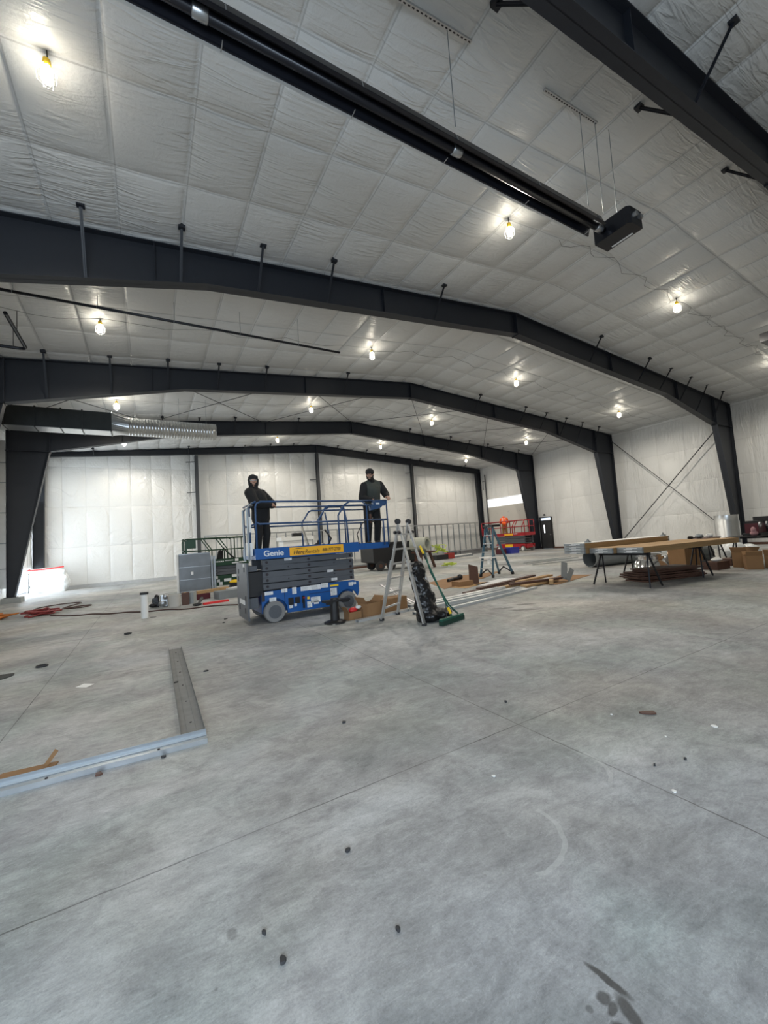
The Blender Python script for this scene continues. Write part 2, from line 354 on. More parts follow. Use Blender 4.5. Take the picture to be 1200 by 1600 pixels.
def parent_origin(p):
    v = Vector((0, 0, 0))
    while p is not None:
        v += Vector(ORG.get(p.name, (0, 0, 0))); p = p.parent
    return v
def thing(name, label, cat, loc=(0, 0, 0), group=None):
    """an Empty at the thing's base; its parts are written in world coordinates"""
    o = bpy.data.objects.new(name, None); C.objects.link(o); o.location = loc; ORG[o.name] = loc
    o.empty_display_size = 0.1
    o['label'] = label; o['category'] = cat
    if group: o['group'] = group
    return o
def tag(o, label, cat, group=None):
    o['label'] = label; o['category'] = cat
    if group: o['group'] = group
    return o
def rebase(o, loc):
    """move a single-mesh thing's origin to its base"""
    loc = Vector(loc)
    for v in o.data.vertices: v.co -= loc
    o.location = loc; return o
def struct(o): o['kind'] = 'structure'; return o
def copy_tree(o, parent=None):
    c = o.copy(); C.objects.link(c)
    if parent: c.parent = parent
    for ch in list(o.children): copy_tree(ch, c)
    return c
def text(name, s, size, mt, parent, loc, rotz=0, shear=0, bold=0.0, sx=1.0):
    cu = bpy.data.curves.new(name, 'FONT'); cu.body = s; cu.size = size; cu.extrude = 0.001; cu.shear = shear; cu.offset = bold
    to = bpy.data.objects.new(name, cu); C.objects.link(to)
    dg = bpy.context.evaluated_depsgraph_get(); me = bpy.data.meshes.new_from_object(to.evaluated_get(dg))
    bpy.data.objects.remove(to)
    me.name = name; me.materials.clear(); me.materials.append(M[mt])
    o = bpy.data.objects.new(name, me); C.objects.link(o); o.parent = parent
    o.location = Vector(loc) - Vector(parent_origin(parent)); o.rotation_euler = (PI/2, 0, rotz); o.scale = (sx, 1, 1)
    return o

# ------------------------------------------------------------------ shell
XL, XR, XC = -5.0, 25.55, 10.38
WL, WR, YB, YF = -5.18, 25.68, 26.98, -3.9
ZR = 8.47; SL = 0.0855
def ceil_z(x): return ZR - SL*abs(x-XC)
struct(MB().bb(WL-.3, WR+.3, YF-.3, YB+.3, -0.2, 0).build('floor', 'floor'))

def quilt(name, mt, O, U, V, lu, lv, cu, cv, nrm, amp, ou=0.0, ov=0.0, holes=(), step=0.11, zf=None, seed=0):
    """a sheet with seams pinched on a grid and bulging cells between"""
    rnd = random.Random(seed)
    nu, nv = max(2, int(lu/step)), max(2, int(lv/step))
    us = sorted(set([lu*i/nu for i in range(nu+1)] + [h for q in holes for h in q[:2]])); vs_ = sorted(set([lv*i/nv for i in range(nv+1)] + [h for q in holes for h in q[2:]]))
    def seams(o, c, l): return [q for k in range(-1, int(l/c)+2) for q in (o+k*c-.03, o+k*c, o+k*c+.03) if 0 < q < l]
    us = sorted(set(us + seams(ou, cu, lu))); vs_ = sorted(set(vs_ + seams(ov, cv, lv)))
    O, U, V, nrm = map(Vector, (O, U, V, nrm)); vs = []; fs = []
    cellr = {}
    for a in us:
        for b in vs_:
            x, y = (a-ou)/cu, (b-ov)/cv
            k = (math.floor(x), math.floor(y)); g = cellr.setdefault(k, (0.75+0.5*rnd.random(), rnd.uniform(-.3, .3), rnd.uniform(-.3, .3)))
            fx, fy = x-k[0], y-k[1]
            h = amp*g[0]*((abs(math.sin(PI*fx))*abs(math.sin(PI*fy)))**0.4)
            h += amp*0.3*g[1]*math.sin(2*PI*fx)*math.sin(PI*fy) + amp*0.3*g[2]*math.sin(2*PI*fy)*math.sin(PI*fx)
            p = O + U*a + V*b
            if zf: p.z = zf(p.x)
            vs.append(p + nrm*h)
    n = len(vs_)
    for i in range(len(us)-1):
        for j in range(n-1):
            ca, cb = (us[i]+us[i+1])/2, (vs_[j]+vs_[j+1])/2
            if any(q[0] < ca < q[1] and q[2] < cb < q[3] for q in holes): continue
            fs.append((i*n+j, (i+1)*n+j, (i+1)*n+j+1, i*n+j+1))
    me = bpy.data.meshes.new(name); me.from_pydata(vs, [], fs)
    bm = bmesh.new(); bm.from_mesh(me)
    bmesh.ops.delete(bm, geom=[v for v in bm.verts if not v.link_faces], context='VERTS')
    if bm.faces:
        bm.faces.ensure_lookup_table()
        bm.normal_update()
        if bm.faces[0].normal.dot(nrm) < 0: bmesh.ops.reverse_faces(bm, faces=bm.faces)
    bm.to_mesh(me); bm.free()
    for p in me.polygons: p.use_smooth = True
    me.materials.append(M[mt]); o = bpy.data.objects.new(name, me); C.objects.link(o)
    sm = o.modifiers.new('thickness', 'SOLIDIFY'); sm.thickness = 0.05; sm.offset = -1
    return struct(o)
# ceiling: two slopes of one liner
quilt('ceiling', 'ceil', (WL-.03, YF-.03, 0), (1, 0, 0), (0, 1, 0), WR-WL+.06, YB-YF+.06, 1.03, 1.43, (0, 0, -1), 0.075, ou=(-0.3-WL) % 1.03, ov=(7.13-YF) % 1.43, zf=ceil_z, seed=1)
quilt('wall_back', 'wall', (WL, YB, 0), (1, 0, 0), (0, 0, 1), WR-WL, 8.6, 1.03, 2.15, (0, -1, 0), 0.05, ou=0.3, seed=2)
DOOR = (19.80, 20.73, 0, 2.27)          # y0,y1,z0,z1 on the right wall
WIN = (22.1, 26.1, 3.63, 4.31)
quilt('wall_right', 'wallside', (WR, YF, 0), (0, 1, 0), (0, 0, 1), YB-YF, 7.2, 1.43, 1.75, (-1, 0, 0), 0.035, ou=0.4,
      holes=((DOOR[0]-YF, DOOR[1]-YF, DOOR[2], DOOR[3]), (WIN[0]-YF, WIN[1]-YF, WIN[2], WIN[3])), seed=3)
quilt('wall_left', 'wallside', (WL, YF, 0), (0, 1, 0), (0, 0, 1), YB-YF, 7.2, 1.43, 1.75, (1, 0, 0), 0.04, ou=0.4, holes=((22.95-YF, 26.55-YF, 0, 4.7),), seed=4)
quilt('wall_front', 'wall', (WL, YF, 0), (1, 0, 0), (0, 0, 1), WR-WL, 8.6, 1.03, 2.15, (0, 1, 0), 0.05, holes=((-4.9-WL, 0.9-WL, 0, 4.4),), seed=5)
# back wall base angle and right wall base
struct(MB().bb(WL, WR, YB-.16, YB-.05, 0.0, 0.17).build('baseboard_back', 'grout'))
b_ = MB(); b_.bb(WR-.10, WR-.04, YF, DOOR[0]-.08, 0, 0.12); b_.bb(WR-.10, WR-.04, DOOR[1]+.08, YB, 0, 0.12); struct(b_.build('baseboard_right', 'darkwood'))
# window strip high in the right wall, glowing with daylight through creased film
wn = MB().bb(WR+.02, WR+.05, WIN[0], WIN[1], WIN[2], WIN[3]).build('window_1', emit('daylit_film', (0.93, 0.96, 1.0), 1.1)); struct(wn)
nt = wn.data.materials[0].node_tree; b = nt.nodes['Principled BSDF']
tcn = nt.nodes.new('ShaderNodeTexCoord'); nz = nt.nodes.new('ShaderNodeTexNoise'); nz.inputs['Scale'].default_value = 1.6; nz.inputs['Detail'].default_value = 4; nz.inputs['Distortion'].default_value = 2.0
rp = nt.nodes.new('ShaderNodeValToRGB'); rp.color_ramp.elements[0].position = 0.44; rp.color_ramp.elements[0].color = (0.45, 0.47, 0.5, 1); rp.color_ramp.elements[1].position = 0.50
nt.links.new(tcn.outputs['Object'], nz.inputs['Vector']); nt.links.new(nz.outputs['Fac'], rp.inputs[0]); nt.links.new(rp.outputs[0], b.inputs['Emission Color'])
fr = MB()
for y0, y1, z0, z1 in ((WIN[0]-.05, WIN[1]+.05, WIN[2]-.05, WIN[2]), (WIN[0]-.05, WIN[1]+.05, WIN[3], WIN[3]+.05), (WIN[0]-.05, WIN[0], WIN[2], WIN[3]), (WIN[1], WIN[1]+.05, WIN[2], WIN[3])):
    fr.bb(WR-.06, WR+.02, y0, y1, z0, z1)
struct(fr.build('window_frame', 'white', wn))
# primed board lining under the window
pl = MB().bb(WR-.09, WR-.06, 21.95, 26.15, 0.12, 3.58).build('trim_1', 'plaster'); struct(pl)
fm = MB()
for yy in (22.6, 23.8, 25.0, 26.0):
    for zz in (1.4, 2.3, 3.05): fm.box((WR-.093, yy, zz), (0.006, 0.10, 0.025))
struct(fm.build('fastener', 'galv_dull', pl))
# door 1 in the right wall
d = bpy.data.objects.new('door_1', None); C.objects.link(d); d.location = (WR, 20.265, 0); ORG['door_1'] = (WR, 20.265, 0); struct(d)
q = MB(); q.bb(WR-.12, WR+.04, DOOR[0]-.07, DOOR[0], 0, DOOR[3]+.07); q.bb(WR-.12, WR+.04, DOOR[1], DOOR[1]+.07, 0, DOOR[3]+.07); q.bb(WR-.12, WR+.04, DOOR[0], DOOR[1], DOOR[3], DOOR[3]+.07)
struct(q.build('door_frame', 'black', d))
q = MB(); y0, y1 = DOOR[0]+.01, DOOR[1]-.01
q.bb(WR-.05, WR, y0, 20.40, .01, 2.1); q.bb(WR-.05, WR, 20.52, y1, .01, 2.1); q.bb(WR-.05, WR, 20.40, 20.52, .01, 1.15); q.bb(WR-.05, WR, 20.40, 20.52, 1.75, 2.1)
struct(q.build('door_leaf', 'door', d))
struct(MB().bb(WR-.03, WR-.01, 20.38, 20.54, 1.13, 1.77).build('vision_pane', emit('daylit_pane', (0.95, 0.98, 1), 1.4), d))
struct(MB().bb(WR-.10, WR-.05, 19.9, 19.98, 0.98, 1.06).build('door_handle', 'alu', d))
struct(MB().bb(WR-.11, WR-.05, 19.9, 20.25, 2.03, 2.06).build('door_closer', 'galv_dull', d))
lo = MB().ball((WR-.12, 20.3, 2.5), (0.06, 0.09, 0.07)).build('exterior_light_box', 'black'); rebase(lo, (WR-.06, 20.3, 2.5)); tag(lo, 'small dark round fixture on the white wall just above the dark door', 'wall fixture')

# ------------------------------------------------------------------ rigid frames
zt = lambda x: ZR-.085-SL*abs(x-XC)
def frame(name, label, Y, end=False, brace_x=(), far_x=(), lower=0.0, lcol=True):
    t = thing(name, label, 'steel frame', (XC, Y, 0), 'rigid frames of the building')
    fl = 0.125
    # rafter
    if end:
        bl = [(XL+.05, 6.86), (XC, 7.88), (XR-.45, 6.70)]
    else:
        bl = [(-3.35, 5.93), (1.2, 6.90), (XC, 7.69), (19.45, 6.86), (23.85, 5.90)]
    x0, x1 = bl[0][0], bl[-1][0]
    q = MB(); top = [(x0, zt(x0)), (XC, zt(XC)), (x1, zt(x1))]
    q.prism(bl + top[::-1], Y-.008, Y+.008)
    def strip(pts, th):
        for (xa, za), (xb, zb) in zip(pts[:-1], pts[1:]): q.prism([(xa, za), (xb, zb), (xb, zb+th), (xa, za+th)], Y-fl, Y+fl)
    strip(bl, 0.018); strip([(a, b-.018) for a, b in top], 0.018)
    # splice and stiffener plates
    for xs in (XC,) + ((-3.35, 23.85) if not end else ()):
        q.box((xs, Y, (zt(xs) + (7.66 if xs == XC else 5.9))/2), (0.035, 2*fl, zt(xs) - (7.66 if xs == XC else 5.9)))
    if not end:
        for xs in (-.85+1.1, 5.45, 15.5, 20.4):
            zb = [b0+(b1-b0)*(xs-a0)/(a1-a0) for (a0, b0), (a1, b1) in zip(bl[:-1], bl[1:]) if a0 <= xs <= a1][0]
            q.box((xs, Y, (zt(xs)+zb)/2), (0.012, 1.6*fl, zt(xs)-zb))
    q.build('rafter', 'steel', t)
    # columns
    for sx, xo, xi, xb in ((-1, XL if end else -4.70, -3.35, -4.46), (1, XR, 23.85, 24.97)):
        if end: xi = XL+.5 if sx < 0 else XR-.45; xb = XL+.42 if sx < 0 else XR-.40
        if sx < 0 and not lcol: continue
        c = MB(); zh = 5.92 if not end else 6.75; z0 = 0.0 if sx > 0 else 0.2
        zo = zt(xo)
        c.prism([(xo, z0), (xo, zo), (xi, zt(xi)), (xi, zh), (xb, z0)], Y-.008, Y+.008)
        c.prism([(xo, z0), (xo, zo), (xo-sx*.018, zo), (xo-sx*.018, z0)], Y-fl, Y+fl)
        c.prism([(xi, zh), (xb, z0), (xb+sx*.018, z0), (xi+sx*.018, zh)], Y-fl, Y+fl)
        c.box(((xo+xi)/2, Y, zh), (abs(xo-xi)+.05, 2*fl, .02))
        c.prism([(xi, zt(xi)-.02), (xo, zo-.02), (xo, zo), (xi, zt(xi))], Y-fl, Y+fl)
        c.box(((xo+xb)/2, Y, z0+.012), (abs(xo-xb)+.12, 2*fl+.06, .024))
        cc = c.build('column', 'steel', t)
        if sx < 0: MB().bb(xo-.12, xb+.22, Y-.3, Y+.3, 0, 0.2).build('pier', 'concrete', t)
    def zbot(x):
        for (a0, b0), (a1, b1) in zip(bl[:-1], bl[1:]):
            if a0 <= x <= a1: return b0+(b1-b0)*(x-a0)/(a1-a0)
        return 6.0
    for x, sgn in [(x, -1) for x in brace_x] + [(x, 1) for x in far_x]:
        g = MB(); yt = Y + sgn*0.62; zc = ceil_z(x)-.06
        g.bar((x, Y+sgn*.07, zbot(x)+.03), (x, yt, zc), 0.05, 0.008); g.bar((x, Y+sgn*.07, zbot(x)+.03), (x, yt, zc), 0.008, 0.05)
        g.box((x, yt, zc+.02), (0.12, 0.10, 0.09))
        g.build('flange_brace', 'steel', t)
    return t
PX = [-0.85, 0.70, 2.23, 3.84, 7.05, 14.1, 17.25, 18.85, 20.5, 21.95, 23.5]
frame('rigid_frame', 'dark grey steel frame crossing overhead at the upper right, nearest the camera', 2.42, brace_x=(3.84, 7.05, 10.26, 13.6, 17.25), far_x=(0.7, 3.84, 7.05, 10.26, 13.6))
frame('rigid_frame', 'widest full dark grey steel frame, crossing below the large bright lamp', 8.7, brace_x=PX, lcol=True)
frame('rigid_frame', 'dark grey steel frame just beyond the long black ceiling pipe', 14.8, brace_x=[-2.4]+PX)
frame('rigid_frame', 'dark grey steel frame whose tapered left column stands on a concrete pier', 20.95, brace_x=PX)
frame('rigid_frame', 'thin dark steel frame against the white back wall', 26.72, end=True, brace_x=(-2.4, 2.23, 5.45, 7.05, 8.6, 11.8, 14.1, 15.7, 18.85, 20.5, 23.5))
# end wall columns
for X, lab in ((2.66, 'slender grey wall column behind the green lift'), (10.40, 'slender grey wall column behind the blue lift platform, under the ridge'), (18.35, 'slender grey wall column right of the man in the vest')):
    t = thing('wall_column', lab, 'steel column', (X, 26.72, 0), 'columns of the back wall')
    zc = 7.80 if X == 10.40 else (7.88 - abs(X-XC)*0.075)
    q = MB(); q.bb(X-.005, X+.005, 26.6, 26.84, 0, zc); q.bb(X-.09, X+.09, 26.59, 26.6, 0, zc); q.bb(X-.09, X+.09, 26.84, 26.85, 0, zc); q.bb(X-.14, X+.14, 26.56, 26.88, 0, .02)
    q.build('post', 'column_grey', t)
    for z in (6.9, 5.05) if X < 5 else ((5.95, 3.9) if X < 12 else (6.6, 4.6)):
        MB().bar((X-.05, 26.62, z), (X-.55, 26.85, z), 0.05, 0.05).build('girt_brace', 'column_grey', t)
# vertical conduit / downpipe in the far right corner
t = MB().tube([(WR-.2, 26.0, 0.15), (WR-.2, 26.0, 6.5)], 0.05).tube([(WR-.2, 26.3, 5.2), (WR-.2, 26.3, 6.0)], 0.02).tube([(WR-.2, 26.3, 5.9), (WR-.2, 26.0, 5.95)], .02).build('conduit_pipe', 'column_grey'); rebase(t, (WR-.2, 26.0, 0.15)); tag(t, 'tall dark vertical pipe on the right wall beside the back corner', 'pipe')

# bracing rods
def rod(p, q, r, label, grp):
    o = MB().tube([p, q], r, 6).build('bracing_rod', 'column_grey'); rebase(o, p); tag(o, label, 'bracing rod', grp)
rod((25.38, 14.68, 6.7), (25.38, 8.85, 0.3), 0.022, 'straight dark rod falling to the right on the right wall, from the frame top', 'wall bracing rods')
rod((25.32, 8.85, 6.3), (25.32, 14.62, 0.35), 0.026, 'lighter diagonal rod rising to the right on the right wall', 'wall bracing rods')
xs = [-4.7, 0.2, 5.3, 10.38, 15.4, 20.5, 25.3]
names = ['leftmost', 'second from left', 'third from left', 'third from right', 'second from right', 'rightmost']
for i in range(6):
    a, b2 = xs[i], xs[i+1]
    for k, (p, q) in enumerate((((a, 14.95), (b2, 20.8)), ((b2, 14.95), (a, 20.8)))):
        rod((p[0], p[1], ceil_z(p[0])-.16), (q[0], q[1], ceil_z(q[0])-.16), 0.014, 'thin roof rod of the %s crossed pair, slanting %s as it recedes' % (names[i], 'right' if k == 0 else 'left'), 'roof bracing rods')

# ------------------------------------------------------------------ lamps under the ceiling
rows = [(5.68, 'nearest bay'), (11.95, 'second bay'), (18.1, 'third bay'), (24.0, 'last bay')]
cols = [(-0.9, 'leftmost lamp'), (6.9, 'lamp left of the ridge'), (14.05, 'lamp right of the ridge'), (21.7, 'rightmost lamp')]
proto = None
def make_lamp(x, y):
    z = ceil_z(x)
    t = thing('work_lamp', '', 'lamp', (x, y, z))
    MB().tube([(x, y, z+.02), (x+.01, y, z-.14)], 0.008, 6).build('cable', 'black', t)
    MB().lathe((x, y, z-.22), [(0.035, 0), (0.045, 0.03), (0.04, 0.09), (0.02, 0.11)], 12).build('socket', 'yel', t, True)
    MB().lathe((x, y, z-.42), [(0.012, 0), (0.05, 0.02), (0.062, 0.06), (0.06, 0.15), (0.04, 0.2)], 14).build('bulb', 'glow', t, True)
    g = MB()
    for k in range(6):
        a = k*PI/3; g.tube([(x+.04*math.cos(a), y+.04*math.sin(a), z-.2), (x+.10*math.cos(a), y+.10*math.sin(a), z-.3), (x+.09*math.cos(a), y+.09*math.sin(a), z-.42), (x, y, z-.49)], 0.003, 4)
    g.build('cage', 'alu', t)
    return t
for ri, (y, rn) in enumerate(rows):
    for x, cn in cols:
        if proto is None: o = proto = make_lamp(x, y)
        else:
            o = copy_tree(proto); o.location = (x, y, ceil_z(x))
        o['label'] = 'bright caged bulb under the white ceiling, %s of the %s' % (cn, rn); o['category'] = 'lamp'; o['group'] = 'hanging work lamps'
        l = bpy.data.lights.new('lamp_light', 'SPOT'); l.energy = BULB_W*4; l.spot_size = math.radians(172); l.spot_blend = 0.5; l.color = (1.0, 0.925, 0.80); l.shadow_soft_size = 0.08
        lo = bpy.data.objects.new('lamp_light', l); C.objects.link(lo); lo.parent = o; lo.location = (0, 0, -0.52)
    pts = []
    for i in range(64):
        x = -4.6 + 29.5*i/63 if ri else 8.6 + 16.3*i/63; pts.append((x, y + 0.12*math.sin(i*1.3)+.05*math.sin(i*3.1), ceil_z(x)-.085-.03*abs(math.sin(i*0.9))))
    o = MB().tube(pts, 0.005, 5).build('lamp_cable', 'cable'); rebase(o, pts[0]); tag(o, 'thin wavy cable along the ceiling through the lamps of the %s' % rn, 'cable', 'lamp cables')

# ------------------------------------------------------------------ overhead equipment
Yh, Zh = 3.58, 6.2
t = thing('tube_heater', 'long black tube heater hanging under the ceiling at the top left', 'heater', (3.4, Yh, Zh))
q = MB()
x0, x1 = -1.6, 6.42
prof = [(-.13, .0), (-.15, .0), (-.15, .02), (-.10, .17), (-.04, .22), (.04, .22), (.10, .17), (.15, .02), (.15, 0), (.13, 0), (.13, .02), (.085, .155), (.03, .2), (-.03, .2), (-.085, .155), (-.13, .02)]
q.prism([(Yh+a, Zh+b) for a, b in prof], x0, x1, 'x'); q.build('reflector', 'blackmetal', t)
q = MB(); q.bb(x0, x1, Yh+.148, Yh+.18, Zh-.005, Zh+.03); q.build('reflector_lip', 'stud', t)
q = MB(); q.bb(x0, x1, Yh-.172, Yh-.152, Zh-.003, Zh+.008); q.build('reflector_lip', 'blackmetal', t)
MB().tube([(x0, Yh, Zh+.07), (x1+.2, Yh, Zh+.07)], 0.052, 16).build('burner_tube', 'blackmetal', t, True)
for x in (0.45, 3.43, 6.42):
    MB().lathe((x, Yh, Zh+.07), [(0.056, 0), (0.062, 0.01), (0.062, 0.13), (0.056, 0.14)], 16, 'x').build('coupling', 'galv', t, True)
for x in (0.72, 2.1, 3.4, 4.9, 6.3):
    q = MB(); q.tube([(x, Yh-.16, Zh), (x, Yh-.13, Zh+.12), (x, Yh, Zh+.25), (x, Yh+.13, Zh+.12), (x, Yh+.16, Zh-.01), (x, Yh+.06, Zh-.01)], 0.006, 6); q.build('hanger_bracket', 'galv', t)
q = MB(); q.prism([(6.62, Yh-.38), (6.68, Yh-.42), (6.98, Yh-.42), (6.98, Yh+.16), (6.62, Yh+.16)], Zh-.08, Zh+.2, 'z'); hb = q.build('burner_box', 'blackmetal', t)
MB().box((6.93, Yh-.12, Zh-.083), (0.035, 0.34, 0.004)).build('rating_label', 'decal', hb)
q = MB(); q.lathe((6.74, Yh-.44, Zh+.06), [(0.04, -.04), (0.04, 0.03)], 12, 'y'); q.box((6.9, Yh-.44, Zh+.08), (.08, .05, .06)); q.build('gas_fitting', 'galv', hb)
def strut_ch(name, p, q_, label):
    p = (p[0], p[1], p[2]-.03); q_ = (q_[0], q_[1], q_[2]-.03); o = MB().bar(p, q_, 0.042, 0.03)
    d = (Vector(q_)-Vector(p)); n = int(d.length/0.06)
    ob = o.build(name, 'alu'); rebase(ob, p)
    sl = MB()
    for i in range(n): c = Vector(p)+d*(i+.5)/n; sl.box((c.x, c.y, c.z-.017), (0.032, 0.014, 0.004))
    s_ = sl.build('slots', 'ink', None); 
    for v in s_.data.vertices: v.co -= Vector(p)
    s_.parent = ob
    tag(ob, label, 'channel', 'slotted channels above the heater')
strut_ch('strut_channel', (2.35, 3.46, ceil_z(2.35)-.09), (3.78, 3.44, ceil_z(3.78)-.09), 'slotted metal channel on the ceiling at the top edge, left one')
strut_ch('strut_channel', (5.24, 3.45, ceil_z(5.24)-.09), (6.55, 3.46, ceil_z(6.55)-.09), 'slotted metal channel on the ceiling, right one, above the heater end')
for k, x in enumerate((3.4, 6.1, 6.5, 6.9)):
    o = MB().tube([(x, Yh-.1 if k else Yh-.12, Zh+.24 if x < 6.6 else Zh+.2), (x, 3.46, ceil_z(x)-.1)], 0.006, 5).build('hanging_wire', 'galv_dull'); rebase(o, (x, Yh, Zh+.2))
    tag(o, 'thin wire holding the black tube heater from the ceiling, %s' % ('leftmost', 'second from left', 'second from right', 'rightmost')[k], 'wire', 'heater hanging wires')
o = MB().tube([(-1.5, 4.0, 7.0), (0.3, 3.95, 6.95), (0.8, 3.9, 6.75), (1.6, 3.85, 6.42), (2.4, 3.8, 6.5), (3.2, 3.72, 6.25)], 0.012, 6).build('gas_hose', 'galv_dull'); rebase(o, (-1.5, 4.0, 7.0)); tag(o, 'thin grey hose drooping along the lower edge of the black heater', 'hose')

o = MB()
yp = 10.75; o.tube([(-4.9, yp, 7.1), (5.1, yp, 7.1)], 0.032, 10); pp = o.build('ceiling_pipe', 'blackmetal'); rebase(pp, (-4.9, yp, 7.1)); tag(pp, 'long straight black pipe hanging under the ceiling, beyond the widest frame', 'pipe')
for x in (-2.3, -.85, .7, 2.25, 3.84):
    hgr = MB().tube([(x, yp, 7.13), (x, yp, ceil_z(x)-.04)], 0.006, 5).tube([(x-.012, yp, 7.14), (x-.012, yp+.04, 7.1), (x-.012, yp, 7.06), (x-.012, yp-.04, 7.1), (x-.012, yp, 7.14)], .006, 5).build('pipe_hanger', 'galv_dull')
    for v in hgr.data.vertices: v.co -= Vector((-4.9, yp, 7.1))
    hgr.parent = pp
o = MB().tube([(-2.5, 11.1, 6.78), (-2.5, 12.75, 6.78), (-2.54, 12.85, 6.78), (-2.64, 12.87, 6.78), (-4.7, 12.87, 6.78)], 0.04, 8).tube([(-2.75, 12.87, 6.8), (-2.75, 12.87, ceil_z(-2.75)-.03)], .008, 5).tube([(-2.5, 12.0, 6.8), (-2.5, 12.0, ceil_z(-2.5)-.03)], .008, 5).build('bent_pipe', 'blackmetal'); rebase(o, (-2.5, 11.1, 6.78)); tag(o, 'black pipe with a square bend near the left edge under the ceiling', 'pipe')
o = thing('unit_heater', 'black burner box under the ceiling cut off by the right edge', 'heater', (17.6, 4.7, 6.9))
MB().bb(17.0, 17.6, 4.1, 4.75, 6.88, 7.15).build('burner_box', 'blackmetal', o)
MB().tube([(17.6, 4.5, 7.0), (21.0, 4.5, 7.0)], .055, 12).build('burner_tube', 'blackmetal', o)
MB().tube([(17.3, 4.4, 7.15), (17.3, 4.4, ceil_z(17.3)-.03)], .006, 5).build('hanging_wire', 'galv', o)

# ducts at the left
t = thing('air_duct', 'large duct at the left, boxy and dark, turning into a silver round tube', 'duct', (-1, 17.5, 6.0))
q = MB(); q.bb(-4.9, -1.05, 17.45, 18.15, 6.05, 6.72); q.build('rectangular_run', 'duct_dark', t)  # same sheet metal as the round duct, shaded front painted dark
q = MB()
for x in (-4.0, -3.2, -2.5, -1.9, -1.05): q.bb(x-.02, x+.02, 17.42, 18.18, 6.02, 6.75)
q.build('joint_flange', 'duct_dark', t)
q = MB(); q.bb(-4.88, -1.07, 17.46, 18.14, 6.035, 6.05); q.build('duct_underside', 'duct', t)  # daylit bottom face: silver sheet against the painted shade above
# square to round transition
n = 32; vs = []; cy, cz, rr = 17.80, 6.34, 0.335
for j in range(n):
    a = 2*PI*j/n; cx_, sx_ = math.cos(a), math.sin(a); k = max(abs(cx_), abs(sx_)); vs.append((-1.05, 17.80+.35*cx_/k, 6.385+.335*sx_/k))
for j in range(n):
    a = 2*PI*j/n; vs.append((-0.5, cy+rr*math.cos(a), cz+rr*math.sin(a)))
q = MB(); q.add(vs, [(j, (j+1) % n, n+(j+1) % n, n+j) for j in range(n)]); q.build('transition', 'duct', t)
pr = [(0.335, -0.5)]
k = 0; x = -0.5
while x < 2.5:
    pr += [(0.335, x), (0.345, x+.012), (0.335, x+.024)]; x += 0.10
pr += [(0.335, 2.55), (0.32, 2.55), (.32, 2.3)]
q = MB(); q.lathe((0, cy, cz), [(r, h) for r, h in pr], 40, 'x', cap=False); q.build('spiral_duct', 'duct', t, True, 40)
for x in (-.3, 1.2, 2.2): MB().tube([(x, cy, cz+.33), (x, cy, ceil_z(x)-.04)], .006, 5).build('hanger_wire', 'galv_dull', t)
t = thing('duct_riser', 'tall banded silver duct rising along the left wall at the left edge', 'duct', (-4.9, 21.9, 0.5))
MB().bb(-5.10, -4.80, 21.25, 22.4, 0.55, 6.4).build('duct_body', 'duct', t)
q = MB()
for z in (1.3, 2.3, 3.5, 4.7, 5.5): q.bb(-5.12, -4.78, 21.22, 22.42, z-.02, z+.02)
q.build('joint_flange', 'galv_dull', t)

